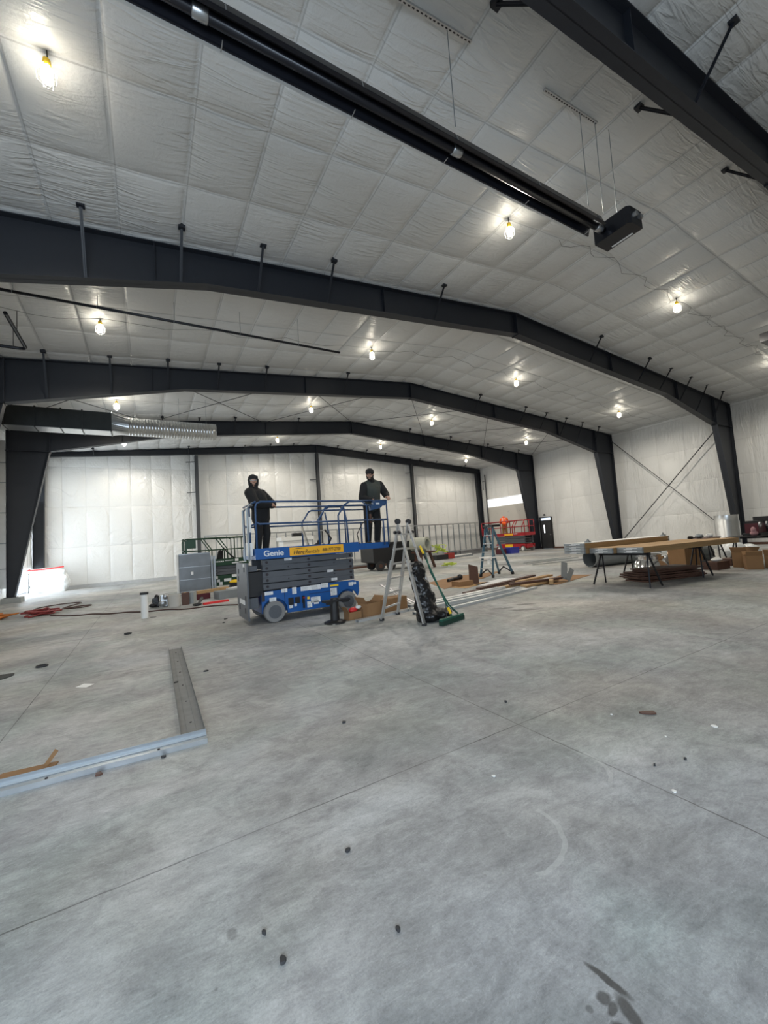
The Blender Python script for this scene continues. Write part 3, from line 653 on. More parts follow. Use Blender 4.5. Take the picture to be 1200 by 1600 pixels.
# ------------------------------------------------------------------ scissor lifts
def lift(name, label, loc, rz, L_, W_, E_, zs, mp, mr, detail=False, rail_r=0.02, z_shift=0):
    ch0, ch1, t0, t1, mid, top = zs
    t = thing(name, label, 'scissor lift', loc); T = Matrix.Translation(Vector(loc)) @ Matrix.Rotation(rz, 4, 'Z')
    def B(): q = MB(); q.M = T; return q
    wr = 0.205 if detail else 0.18
    wx = (0.30, L_-.26)
    # chassis profile with wheel arches
    pts = [(wx[0]+wr+.05, ch0), (wx[1]-wr-.05, ch0)]
    def arch(cx, a0, a1, n=7): return [(cx+(wr+.05)*math.cos(a0+(a1-a0)*i/n), wr+(wr+.05)*math.sin(a0+(a1-a0)*i/n)) for i in range(n+1)]
    pts = [(wx[0]+wr+.05, ch0)] + [(wx[1]-wr-.05, ch0)] + arch(wx[1], PI, 0.35)[1:] + [(L_+.02, 0.38), (L_+.02, ch1-.04), (L_-.1, ch1)] + [(.12, ch1-.03), (.06, ch1-.09), (.06, .40)] + arch(wx[0], PI-.35, 0)[:-1]
    pts = [(x, max(z, ch0)) for x, z in pts]
    q = B(); q.prism(pts, 0.0, 0.05); q.prism(pts, W_-.05, W_); q.bb(.1, L_-.05, .18, W_-.18, ch0+.02, ch1-.06)
    chs = q.build('chassis', mp, t)
    for i, x in enumerate(wx):
        for y in (-.03, W_-.11):
            q = B(); q.lathe((x, y, wr), [(wr*.6, 0.0), (wr*.93, 0.0), (wr, .025), (wr, .115), (wr*.93, .14), (wr*.6, .14)], 28, 'y'); wh = q.build('wheel', 'tyre', t, True, 35)
            q = B(); yy = y-.004 if y < 0.1 else y+.135
            q.lathe((x, yy, wr), [(wr*.62, 0), (wr*.62, 0.01)], 20, 'y'); q.lathe((x, yy-.006, wr), [(wr*.16, 0), (wr*.16, .02)], 12, 'y'); q.build('hub', 'scissor' if detail else 'white', wh)
    # scissor stack
    n = 5 if detail else 3; zz0 = ch1+.0; hh = (t0-.01-zz0)/n
    for i in range(n):
        za = zz0+hh*i+hh/2
        q = B()
        for y in (.07, W_-.13):
            for (xa, xb, dz, yo) in ((.12, L_-.05, .0, 0.0), (.12, L_-.05, -.02, .055)):
                s1 = dz + (.02 if detail else .01)
                q.bar((xa, y+yo+.02, za-s1*(-1)**i*.5), (xb, y+yo+.02, za+s1*(-1)**i*.5), 0.045, hh*.88)
        arm = q.build('scissor_arm', 'scissor', t)
        q = B()
        for x in (.2, L_/2, L_-.12): q.lathe((x, .055, za), [(.028, 0), (.028, .05)], 8, 'y')
        if i % 2: q.box((.62, .062, za), (.02, .01, .02)); q.box((L_-.5, .062, za), (.02, .01, .02))
        q.build('pivot_pin', 'ink', arm)
    # platform
    q = B(); q.bb(0, L_, 0.0, W_, t0, t0+.04); q.build('platform_floor', 'scissor', t)
    q = B(); q.bb(0, L_+.06, -.02, 0.005, t0, t1); q.bb(0, L_+.06, W_-.005, W_+.02, t0, t1); q.bb(-.02, 0, -.02, W_+.02, t0, t1)
    if not E_: q.bb(L_+.04, L_+.06, -.02, W_+.02, t0, t1)
    tb = q.build('toe_board', mp, t)
    xe = L_+E_
    if E_:
        q = B(); q.bb(L_-.3, xe, .05, W_-.05, t0+.04, t0+.07); q.bb(L_-.2, xe, .03, .05, t0+.04, t1-.04); q.bb(L_-.2, xe, W_-.05, W_-.03, t0+.04, t1-.04); q.bb(xe-.02, xe, .03, W_-.03, t0+.04, t1-.04); q.build('extension_deck', mp, t)
    R = rail_r
    def rail(pts, nm='guard_rail', mt_=None): q = B(); q.tube(pts, R, 8); return q.build(nm, mt_ or mr, t, True)
    for y in (0.0, W_):
        c = .1
        rail([(.02, y, t0+.02), (.02, y, top-c), (.02+c*.3, y, top-c*.3), (.02+c, y, top), (L_*.5, y, top), (xe-.02, y, top)])
        rail([(.02, y, mid+.04), (.08, y, mid), (L_*.55, y, mid), (xe-.02, y, mid)])
        if detail:
            o_ = 0.03 if y == 0 else -0.03
            xa = 1.30
            rail([(xa, y+o_, t0+.1), (xa, y+o_, mid+.05), (xa+.17, y+o_, top-.13), (xa+.24, y+o_, top-.1), (xe-.05, y+o_, top-.1)])
            xa = 1.72
            rail([(xa, y-o_, t1-.01), (xa, y-o_, mid+.12), (xa+.16, y-o_, top-.09), (xa+.28, y-o_, top-.02), (xa+.58, y-o_, top-.02), (xa+.69, y-o_, top-.1), (xa+.69, y-o_, t1-.01)])
            rail([(xa+.02, y+o_*.5, mid+.12), (xa+.1, y+o_*.5, top-.17), (xa+.16, y+o_*.5, top-.15), (xa+.21, y+o_*.5, mid), (xa+.23, y+o_*.5, t1-.1)])
        else:
            for xa in (L_*.3, L_*.55):
                rail([(xa+.3, y, t0+.1), (xa+.3, y, mid), (xa, y, top)])
            rail([(L_*.8, y, t0+.1), (L_*.8, y, top-.05), (L_*.76, y, top)])
        rail([(xe-.03, y, t1-.1), (xe-.03, y, top)])
        if E_: rail([(xe-.14, y, t1-.1), (xe-.14, y, mid)])
    for x in (.02, xe-.02):
        rail([(x, 0, top), (x, W_, top)]); rail([(x, 0, mid), (x, W_, mid)])
    rail([(.02, W_*.5, t0), (.02, W_*.5, top)])
    return t, B, chs, tb

BX, BY = 1.78, 7.98
t, B, chs, tb = lift('scissor_lift', 'blue scissor lift carrying two workers on its raised platform', (BX, BY, 0), 0, 2.10, 1.12, .87, (.15, .63, 1.22, 1.43, 1.90, 2.33), 'blue', 'bluerail', True, 0.019)
# grey end plate with steps, seen at the left end
q = B(); q.prism([(-.03, 1.17), (.92, 1.17), (.97, 1.1), (.97, .34), (.86, .10), (-.03, .10)], -.20, -.17, 'x'); ep = q.build('end_plate', 'scissor', t)
q = B()
for y, z in ((.75, 1.0), (.78, .85), (.74, .30), (.2, 1.05), (.15, .5), (.2, .27)): q.box((-.205, y, z), (.008, .05, .1))
q.build('step_slot', 'ink', ep)
q = B(); q.box((-.205, .45, .42), (.004, .5, .09)); q.box((-.205, .2, 1.12), (.004, .15, .06)); q.build('end_decal', 'decal', ep)
for z0_, z1_ in ((.3, .5), (1.0, 1.1)): q = B(); q.bb(-.17, .02, .1, .95, z0_, z1_); q.build('end_bracket', 'scissor', t)
q = B(); q.tube([(-.12, .05, 1.2), (-.13, .05, 2.2), (-.08, .05, 2.27), (-.02, .1, 2.27)], .018, 8); q.tube([(-.12, .45, 1.2), (-.13, .45, 2.2), (-.02, .45, 2.27)], .018, 8); q.build('entry_gate', 'galv_dull', t)
q = B(); q.bb(-.10, -.05, .10, .16, 1.75, 2.05); q.build('document_tube', 'white', t)
q = B(); q.bb(-.12, -.04, .1, .35, 1.3, 1.55); q.build('document_box', 'white', t)
text('maker_name', 'Genie', 0.155, 'decal', tb, (BX+.13, BY-.0245, 1.275), bold=0.0025, sx=1.05)
q = B(); q.box((1.22, -.024, 1.325), (1.16, .004, .165)); sg = q.build('rental_sign', 'yellow', tb)
text('sign_lettering', 'Herc', 0.112, 'ink', sg, (BX+.71, BY-.029, 1.272), shear=.25, bold=0.0016, sx=1.0)
text('sign_lettering', 'Rentals', 0.112, 'ink', sg, (BX+.945, BY-.029, 1.272), shear=.25, bold=-0.0008, sx=.95)
text('sign_lettering', '888-777-2700', 0.088, 'ink', sg, (BX+1.32, BY-.029, 1.29), shear=.2, bold=0.0004, sx=.82)
q = B(); q.prism([(.70, 1.372), (.78, 1.388), (.86, 1.392), (.96, 1.386), (.86, 1.384), (.78, 1.378)], -.0285, -.027); q.build('sign_swoosh', 'ink', sg)
def stripes(o, x, y, z, w_, h):   # rows of tiny print on a decal
    q = B()
    k = max(1, int(h/.022))
    for i in range(k): q.box((x-.1*w_, y-.0025, z+h/2-(i+.7)*h/(k+.4)), (w_*.6, .001, .006))
    q.build('fine_print', 'galv_dull', o)
for x, z, w_, h in ((.20, .565, .16, .06), (.27, .44, .13, .075), (.50, .585, .12, .07), (.70, .56, .085, .13), (.93, .575, .20, .085), (1.14, .575, .22, .095), (1.34, .59, .15, .09), (1.53, .44, .14, .15), (1.13, .33, .20, .11), (1.14, .27, .1, .06), (1.0, .25, .10, .12), (.62, .27, .07, .08), (.71, .285, .05, .06), (1.93, .555, .10, .075), (2.02, .56, .06, .05), (.62, 1.185, .15, .045), (1.50, .87, .13, .05), (1.58, .69, .13, .05)):
    yy = -.004 if z < .64 else .045
    q = B(); q.box((x, yy, z), (w_, .004, h)); dc = q.build('decal', 'decal', t); stripes(dc, x, yy, z, w_, h)
q = B(); q.box((1.55, -.004, .565), (.19, .004, .035)); q.build('gold_decal', 'yel', t)
q = B(); q.box((.62, -.01, .36), (.10, .02, .14)); q.box((.75, -.015, .37), (.09, .03, .12)); q.box((.87, -.015, .37), (.05, .03, .14)); q.bar((.87, -.03, .33), (.87, -.03, .2), .04, .03); q.build('ground_controls', 'black', t)
q = B(); q.box((.88, -.034, .40), (.035, .006, .03)); q.build('stop_button', 'red', t)
q = B(); q.box((.98, -.004, .38), (.05, .004, .05)); q.build('warning_decal', 'yel', t)
q = B(); q.bb(.06, .12, -.005, 0.0, .42, .60); q.bb(1.0, 1.5, -.006, 0, .455, .462); q.bb(.5, .505, -.006, 0, .2, .6); q.bb(1.62, 1.626, -.006, 0, .2, .5); q.build('panel_gap', 'ink', t)
q = B(); q.bb(-.14, .12, .12, 1.0, .52, .98); q.build('battery_cover', 'black', t)
# control box on the top rail
cb = thing('platform_control_box', 'blue control box hung on the platform rail in front of the man in the vest', 'control box', (4.42, 7.86, 2.12))
q = MB(); q.prism([(4.25, 2.10), (4.48, 2.15), (4.53, 2.2), (4.62, 2.22), (4.60, 2.30), (4.33, 2.31), (4.31, 2.24), (4.24, 2.2)], 7.82, 7.95); q.build('housing', 'bluerail', cb)
MB().box((4.40, 7.815, 2.24), (.09, .006, .035)).build('label_plate', 'decal', cb)
MB().tube([(4.36, 7.88, 2.31), (4.36, 7.88, 2.38)], .012, 8).ball((4.36, 7.88, 2.39), .02).build('joystick', 'black', cb)
# things on the platform
o = MB().lathe((3.02+.25, 8.55, 1.27), [(.0, 0), (.16, 0), (.17, .05), (.14, .16), (.05, .2), (.03, .26)], 16).tube([(3.4, 8.5, 1.3), (3.5, 8.4, 1.55), (3.4, 8.5, 1.75)], .02, 6).build('power_tool', 'black'); rebase(o, (3.27, 8.55, 1.27)); tag(o, 'dark hand tool standing on the blue platform floor between the two men', 'tool')
o = MB().bar((3.15, 8.8, 1.27), (3.05, 9.0, 1.85), .04, .04).build('metal_offcut', 'chrome'); rebase(o, (3.15, 8.8, 1.27)); tag(o, 'bright metal stick leaning on the far rail of the blue platform', 'stick')
o = MB().tube([(4.05, 8.1, 1.30), (4.0, 8.12, 1.6), (4.15, 8.1, 1.85), (4.3, 8.08, 1.9), (4.45, 8.1, 1.86)], .012, 6).build('looped_cord', 'black'); rebase(o, (4.05, 8.1, 1.3)); tag(o, 'black cord looped over the middle rail near the man in the vest', 'cord')

# green lift behind
t, B, chs, tb = lift('scissor_lift', 'dark green scissor lift parked behind the grey sheet-metal panel', (1.13, 16.8, 0), 0, 2.25, .8, 0, (.12, .52, .88, 1.13, 1.5, 1.95), 'green', 'green', False, 0.022)
q = B(); q.lathe((.98, -.022, 1.04), [(.045, 0), (.045, .004)], 14, 'y'); q.build('round_logo', 'lime', tb)
q = B()
for x, w_ in ((1.07, .05), (1.13, .06), (1.20, .05), (1.26, .06), (1.33, .05)): q.prism([(x, 1.01), (x+w_, 1.02), (x+w_+.01, 1.06), (x+.01, 1.05)], -.024, -.021)
q.box((1.58, -.024, 1.06), (.3, .003, .025)); q.box((1.8, -.024, .95), (.25, .003, .04)); q.box((2.08, -.024, .97), (.28, .003, .04)); q.box((1.86, -.024, 1.06), (.13, .003, .10)); q.build('worn_lettering', 'decal', tb)
for x, z, w_, h in ((1.05, .44, .2, .1), (1.78, .46, .24, .1), (.98, .28, .18, .16), (1.17, .31, .1, .1), (1.5, .32, .26, .11), (1.25, .2, .12, .13)):
    q = B(); q.box((x, -.003, z), (w_, .004, h)); q.build('decal', 'decal', t)
q = B(); q.bb(.12, .42, -.06, .05, 1.6, 1.93); q.bb(.05, .12, -.04, .0, 1.4, 1.9); q.build('control_box', 'green', t)
o = MB().caps((2.45, 17.3, 1.15), (2.48, 17.3, 1.38), .12, .10).tube([(2.5, 17.2, 1.35), (2.6, 17.2, 1.55), (2.7, 17.2, 1.4), (3.0, 17.2, 1.1)], .03, 8).build('tool_bag', 'cloth_black'); rebase(o, (2.45, 17.3, .92)); tag(o, 'black tool bag standing on the green lift platform', 'bag')
o = thing('drill_set', 'yellow and orange drill set standing in front of the green lift base', 'tool', (2.9, 15.6, 0))
MB().bb(2.52, 2.9, 15.5, 15.8, 0, .28).build('case', 'black', o); MB().lathe((2.7, 15.65, .28), [(.19, 0), (.2, .03), (.12, .09), (.0, .1)], 14).build('lid', 'yel', o)
q = MB(); q.bb(2.72+.2, 3.02, 15.5, 15.7, 0, .36); q.build('frame', 'cord_orange', o)

# red lift by the right wall
t, B, chs, tb = lift('scissor_lift', 'red scissor lift by the right wall under the bright window strip', (22.85+1.0, 19.88, 0), PI/2, 2.8, 1.0, 1.45, (.2, .55, 1.1, 1.32, 1.75, 2.2), 'red', 'red', False, 0.03)
q = B(); q.bb(1.1, 1.9, 1.02, 1.04, 1.14, 1.28); q.build('yellow_panel', 'yellow', tb)
q = B(); q.box((.85, 1.025, 1.24), (.35, .004, .05)); q.build('worn_lettering', 'decal', tb)
q = B(); q.bb(1.2, 1.9, 1.0, 1.03, .3, .5); q.build('yellow_tray', 'yel', t)

# ------------------------------------------------------------------ people
def blob(name, shapes, mt, parent, T, vox=0.012, sm=2):
    q = MB(); q.M = T
    for s_ in shapes:
        if s_[0] == 'c': q.caps(*s_[1:])
        elif s_[0] == 'e': q.ball(s_[1], s_[2], 16, 12)
        elif s_[0] == 'b': q.box(*s_[1:])
    o = q.build(name, mt, parent, True)
    rm = o.modifiers.new('remesh', 'REMESH'); rm.mode = 'VOXEL'; rm.voxel_size = vox; rm.use_smooth_shade = True
    if sm:
        s2_ = o.modifiers.new('smooth', 'SMOOTH'); s2_.iterations = sm; s2_.factor = 0.5
    return o
def V3(*a): return Vector(a)
def hand(wr, dirv, palm_n, side, curl=0.5):
    """palm, four fingers of different lengths and a thumb; returns shapes"""
    d = Vector(dirv).normalized(); n = Vector(palm_n).normalized(); s_ = d.cross(n).normalized()*side
    out = [('c', wr, wr+d*.05, .026, .03), ('c', wr+d*.03+s_*.02, wr+d*.085+s_*.024, .018, .016), ('c', wr+d*.03-s_*.02, wr+d*.085-s_*.024, .018, .016), ('c', wr+d*.03, wr+d*.088, .02, .017)]
    for k, (off, ln) in enumerate(((.030, .066), (.010, .076), (-.011, .071), (-.031, .054))):
        p = wr+d*.085+s_*off; a = p+(d*math.cos(curl*.7)+n*math.sin(curl*.7))*ln*.45
        b2 = a+(d*math.cos(curl*1.7)+n*math.sin(curl*1.7))*ln*.32; c = b2+(d*math.cos(curl*2.5)+n*math.sin(curl*2.5))*ln*.25
        out += [('c', p, a, .0095, .0088, 8), ('c', a, b2, .0088, .008, 8), ('c', b2, c, .008, .007, 8)]
    p = wr+d*.025+s_*.03; a = p+(d*.6+s_*.75+n*.25).normalized()*.036; b2 = a+(d*.85+s_*.15+n*.5).normalized()*.03
    out += [('c', p, a, .013, .011, 8), ('c', a, b2, .011, .0085, 8)]
    return out
def head(c, fwd, up=(0, 0, 1), s=1.0):
    f = Vector(fwd).normalized(); u = Vector(up); r = f.cross(u).normalized(); u = r.cross(f)
    P = lambda a, b, e: Vector(c)+(r*a+f*b+u*e)*s
    sh = [('e', P(0, -.012, .03), (.078*s, .078*s, .085*s)), ('c', P(0, .01, .0), P(0, .035, -.06), .066*s, .042*s), ('c', P(0, .035, -.055), P(0, .058, -.085), .04*s, .025*s),
          ('c', P(0, .075, .025), P(0, .098, -.012), .010*s, .014*s), ('c', P(-.03, .068, .035), P(.03, .068, .035), .015*s, .015*s),
          ('c', P(-.02, .078, -.05), P(.02, .078, -.05), .009*s, .009*s), ('c', P(-.017, .076, -.062), P(.017, .076, -.062), .009*s, .009*s),
          ('e', P(-.078, -.01, .0), (.012*s, .018*s, .03*s)), ('e', P(.078, -.01, .0), (.012*s, .018*s, .03*s)), ('e', P(-.045, .045, -.01), (.022*s,)*3), ('e', P(.045, .045, -.01), (.022*s,)*3)]
    eyes = [P(-.031, .071, .016), P(.031, .071, .016)]
    return sh, eyes, P
def person(name, label, base, rz, s, J, headdir, headup=(0, 0, 1)):
    """J: joints in local metres, x = person's left when seen from front (image right), -y = front, z up"""
    t = thing(name, label, 'person', base); T = Matrix.Translation(Vector(base)) @ Matrix.Rotation(rz, 4, 'Z') @ Matrix.Scale(s, 4)
    sk = []; hs, eyes, P = head(J['head'], headdir, headup); sk += hs
    sk += [('c', J['neck'], J['head']+V3(0, 0, -.03), .055, .05), ('c', J['neck'], J['chest'], .06, .12), ('c', J['chest'], J['waist'], .13, .12), ('c', J['waist'], J['pelvis'], .12, .13)]
    for k in 'LR':
        sh, el, wr = J['sh'+k], J['el'+k], J['wr'+k]
        sk += [('c', J['chest']+V3(0, 0, .05), sh, .08, .05), ('c', sh, el, .05, .038), ('c', el, wr, .037, .025)]
        sk += hand(wr, J['hd'+k], J['hn'+k], J.get('hs'+k, 1), J.get('curl', .55))
        hp, kn, an = J['hp'+k], J['kn'+k], J['an'+k]
        sk += [('c', J['pelvis'], hp, .11, .09), ('c', hp, kn, .085, .055), ('c', kn, an, .052, .035), ('c', an, an+V3(0, -.14, -.05), .035, .03)]
    body = blob('body', sk, 'skin', t, T, 0.0065, 1)
    q = MB(); q.M = T
    for e in eyes: q.ball(e, .0105, 8, 6)
    q.build('eyes', 'ink', body)
    return t, T, J, P
def lean(J, off):
    for k, v in J.items():
        if isinstance(v, Vector) and k[:2] not in ('hd', 'hn') and v.z > .93: v += Vector(off)*(v.z-.93)/.6
    return J
def clothes(t, T, J, top, bottom, th=0.03, sleeve=None, hem=0.0):
    s_ = [('c', J['neck']+V3(0, .01, -.02), J['chest'], .075+th*.3, .15+th), ('c', J['chest'], J['waist'], .15+th, .14+th), ('c', J['waist'], J['pelvis']+V3(0, 0, -.02-hem), .14+th, .145+th),
          ('e', J['chest']+V3(0, 0, .02), (.17+th, .12+th, .15))]
    sl = []
    for k in 'LR':
        sh, el, wr = J['sh'+k], J['el'+k], J['wr'+k]; d = (wr-el).normalized()
        s_ += [('c', J['neck']+V3(0, .01, -.01), sh.lerp(J['neck'], .25)+V3(0, 0, -.01), .07, .075+th*.4), ('c', sh.lerp(J['chest'], .3), sh.lerp(J['waist'], .75), .09+th*.5, .10+th*.5)]
        sl += [('c', J['chest']+V3(0, 0, .07), sh, .10+th*.5, .065+th*.7), ('c', sh, el, .062+th, .05+th), ('c', el, wr-d*.01, .05+th, .034+th*.5)]
    if sleeve: blob('sleeves', sl, sleeve, t, T, .012)
    else: s_ += sl
    blob('jacket' if not sleeve else 'vest', s_, top, t, T, .012)
    p = [('c', J['pelvis']+V3(0, 0, .02), J['pelvis']+V3(0, 0, -.04), .14, .145)]
    for k in 'LR':
        hp, kn, an = J['hp'+k], J['kn'+k], J['an'+k]
        p += [('c', J['pelvis'], hp, .13, .115), ('c', hp, kn, .108, .085), ('c', kn, an+V3(0, 0, .05), .082, .072)]
    blob('trousers', p, bottom, t, T, .012)
    for k in 'LR':
        an = J['an'+k]
        blob('boot', [('c', an+V3(0, .0, .10), an+V3(0, 0, -.03), .064, .058), ('c', an+V3(0, 0, .0), an+V3(0, -.13, -.045), .058, .05), ('c', an+V3(0, .04, -.045), an+V3(0, -.17, -.048), .044, .04), ('b', (an.x, an.y-.06, an.z-.077), (.085, .27, .024))], 'rubber', t, T, .01)
def rzv(v, a): return Matrix.Rotation(a, 3, 'Z') @ Vector(v)
zf = 1.265
# man one: hood up, leaning on the rail at the left end, face to the camera
base = (2.06, 8.60, zf); rz = math.radians(38)
inv = lambda v: rzv(v, -rz)      # world direction -> local
J = dict(head=V3(-.01, -.05, 1.60), neck=V3(0, -.01, 1.45), chest=V3(0, 0, 1.24), waist=V3(0, -.02, 1.03), pelvis=V3(0, .02, .93),
         shL=V3(.18, -.01, 1.345), elL=V3(.26, -.14, 1.12), wrL=V3(.05, -.33, 1.08), shR=V3(-.18, .0, 1.345), elR=V3(-.27, -.12, 1.10), wrR=V3(-.06, -.33, 1.06),
         hdL=V3(-.9, -.3, 0), hnL=V3(0, .3, -1), hdR=V3(.9, -.3, -.05), hnR=V3(0, .3, -1), hsL=-1,
         hpL=V3(.09, .02, .88), knL=V3(.11, -.03, .48), anL=V3(.12, .03, .095), hpR=V3(-.09, .02, .88), knR=V3(-.11, .0, .48), anR=V3(-.12, .04, .095))
lean(J, inv(V3(-.16, -.02, 0)))
hd = inv(V3(-.12, -1, -.12))
t, T, J, P = person('person', 'person in a black hooded jacket leaning on the left end of the blue platform', base, rz, 0.97, J, hd)
clothes(t, T, J, 'cloth_black', 'cloth_black', .05, None, .09)
blob('hood', [('e', P(0, -.035, .035), (.108, .108, .118)), ('e', P(0, -.04, -.04), (.11, .10, .09)), ('c', P(0, -.03, -.07), J['neck']+V3(0, .02, -.03), .09, .11), ('c', P(-.085, .0, .03), P(-.075, .02, -.08), .03, .03), ('c', P(.085, .0, .03), P(.075, .02, -.08), .03, .03), ('c', P(-.07, .02, .09), P(.07, .02, .09), .03, .03)], 'cloth_black', t, T, .010)
blob('beard', [('c', P(-.03, .058, -.075), P(.03, .058, -.075), .026, .026), ('c', P(-.02, .086, -.034), P(.02, .086, -.034), .008, .008)], 'beard', t, T, .008)
q = MB(); q.M = T; q.tube([P(-.07, .03, .024), P(-.05, .084, .022), P(0, .094, .018), P(.05, .084, .022), P(.07, .03, .024)], .007, 6); q.build('safety_glasses', 'alu', t)

# man two: vest and cap, looking down to the left
base = (4.56, 8.36, zf+.035); rz = math.radians(-8)
inv = lambda v: rzv(v, -rz)
J = dict(head=V3(-.07, -.16, 1.59), neck=V3(-.02, -.09, 1.46), chest=V3(.0, -.05, 1.26), waist=V3(.02, .0, 1.05), pelvis=V3(.01, .05, .95),
         shL=V3(.19, -.04, 1.375), elL=V3(.33, -.05, 1.15), wrL=V3(.27, -.26, 1.08), shR=V3(-.19, -.09, 1.345), elR=V3(-.27, -.12, 1.08), wrR=V3(-.13, -.31, 1.01),
         hdL=V3(-.1, -.9, -.3), hnL=V3(0, .3, -1), hdR=V3(.75, -.5, -.2), hnR=V3(0, .2, -1), hsL=-1,
         hpL=V3(.09, .05, .90), knL=V3(.11, .02, .49), anL=V3(.10, .08, .095), hpR=V3(-.09, .05, .90), knR=V3(-.12, -.02, .49), anR=V3(-.13, .05, .095), curl=.75)
hd = inv(V3(-.62, -.75, -.42))
t, T, J, P = person('person', 'person in a dark cap and grey-green vest looking down at the platform controls', base, rz, 1.04, J, hd, (0, -.1, 1))
lean_done = True
clothes(t, T, J, 'vest', 'cloth_black', .034, 'cloth_black')
blob('cap', [('e', P(0, -.012, .058), (.097, .10, .085)), ('c', P(-.045, .075, .062), P(.045, .075, .062), .012, .012), ('c', P(-.03, .12, .056), P(.03, .12, .056), .009, .009), ('c', P(0, .07, .062), P(0, .12, .056), .012, .010)], 'cloth_black', t, T, .008)
blob('beard', [('c', P(-.03, .05, -.07), P(.03, .05, -.07), .034, .034), ('c', P(0, .06, -.09), P(0, .05, -.115), .03, .02), ('c', P(-.02, .086, -.034), P(.02, .086, -.034), .008, .008), ('c', P(-.072, .0, -.02), P(-.05, .03, -.07), .018, .026), ('c', P(.072, .0, -.02), P(.05, .03, -.07), .018, .026)], 'beard', t, T, .008)
blob('neck_gaiter', [('c', J['neck']+V3(0, 0, -.02), J['neck']+V3(-.02, -.02, .05), .085, .075)], 'cloth_black', t, T, .01)
blob('knee_tool_pouch', [('b', (-.10, -.10, .62), (.05, .035, .2))], 'darkwood', t, T, .01)

# man three: orange jacket, back to the camera, bent forward
base = (23.3, 22.15, 1.14); rz = math.radians(134)      # front faces the right wall
J = dict(head=V3(.02, -.42, 1.36), neck=V3(0, -.30, 1.30), chest=V3(0, -.2, 1.20), waist=V3(0, -.03, 1.04), pelvis=V3(0, .05, .93),
         shL=V3(.20, -.24, 1.28), elL=V3(.27, -.30, 1.02), wrL=V3(.14, -.48, .95), shR=V3(-.20, -.24, 1.28), elR=V3(-.27, -.30, 1.02), wrR=V3(-.12, -.48, .95),
         hdL=V3(-.2, -.9, -.1), hnL=V3(0, 0, -1), hdR=V3(.2, -.9, -.1), hnR=V3(0, 0, -1), hsL=-1,
         hpL=V3(.09, .05, .88), knL=V3(.12, .02, .48), anL=V3(.13, .06, .095), hpR=V3(-.09, .05, .88), knR=V3(-.12, .02, .48), anR=V3(-.13, .06, .095))
t, T, J, P = person('person', 'person in a bright orange jacket bent over on the red lift, back turned', base, rz, 1.0, J, (0, -.8, -.5))
clothes(t, T, J, 'orange', 'tan', .03)
blob('hard_hat', [('e', P(0, -.01, .06), (.105, .12, .09))], 'orange', t, T, .01)
q = MB(); q.M = T
q.tube([(-.19, -.12, 1.12), (-.1, .06, 1.14), (.1, .06, 1.14), (.19, -.12, 1.12)], .022, 6); q.tube([(-.1, .05, 1.16), (-.08, -.08, 1.37)], .02, 6); q.tube([(.1, .05, 1.16), (.08, -.08, 1.37)], .02, 6)
q.build('reflective_stripes', 'silver', t)

# ------------------------------------------------------------------ ladders
A1, A2, B1, B2 = V3(3.58, 6.48, 0), V3(4.10, 6.78, 0), V3(3.86, 5.58, 0), V3(4.38, 5.88, 0)
t = thing('multi_position_ladder', 'silver aluminium folding ladder standing open, black bag leaning on it', 'ladder', (3.98, 6.18, 0))
ax = (A2-A1).normalized(); T1 = (A1+B1)/2 + ax*.09 + V3(0, 0, 1.72); T2 = (A2+B2)/2 - ax*.09 + V3(0, 0, 1.72)
for P1, P2, off in ((A1, A2, 0), (B1, B2, 0)):
    for P_, T_, sg_ in ((P1, T1, 1), (P2, T2, -1)):
        q = MB(); q.bar(P_+V3(0, 0, .03), P_.lerp(T_, .62), .028, .075, up=ax); o_ = q.build('outer_rail', 'alu', t)
        q = MB(); P_i = P_+ax*.045*sg_; q.bar(P_i.lerp(T_, .28), T_+ax*.03*sg_, .024, .06, up=ax); q.build('inner_rail', 'alu', t)
        MB().box(P_+V3(0, 0, .02), (.05, .07, .04), (0, 0, .5)).build('rubber_foot', 'rubber', t)
        q = MB(); q.lathe(P_.lerp(T_, .9)-ax*.04*sg_, [(.0, -.02), (.03, -.02), (.03, .02), (.0, .02)], 12, 'x'); q.build('lock_knob', 'black', t)
    for i in range(6):
        k = .13+.15*i; a = P1.lerp(T1, k); b2 = P2.lerp(T2, k)
        MB().bar(a, b2, .035, .03).build('rung', 'alu', t)
for T_ in (T1, T2):
    q = MB(); R_ = Matrix.Rotation(math.atan2(ax.y, ax.x), 4, 'Z'); q.M = Matrix.Translation(T_+V3(0, 0, .02)) @ R_
    q.lathe((0, 0, 0), [(.0, -.03), (.04, -.03), (.05, -.022), (.05, .022), (.04, .03), (.0, .03)], 20, 'x'); q.build('hinge', 'rubber', t, True, 40)

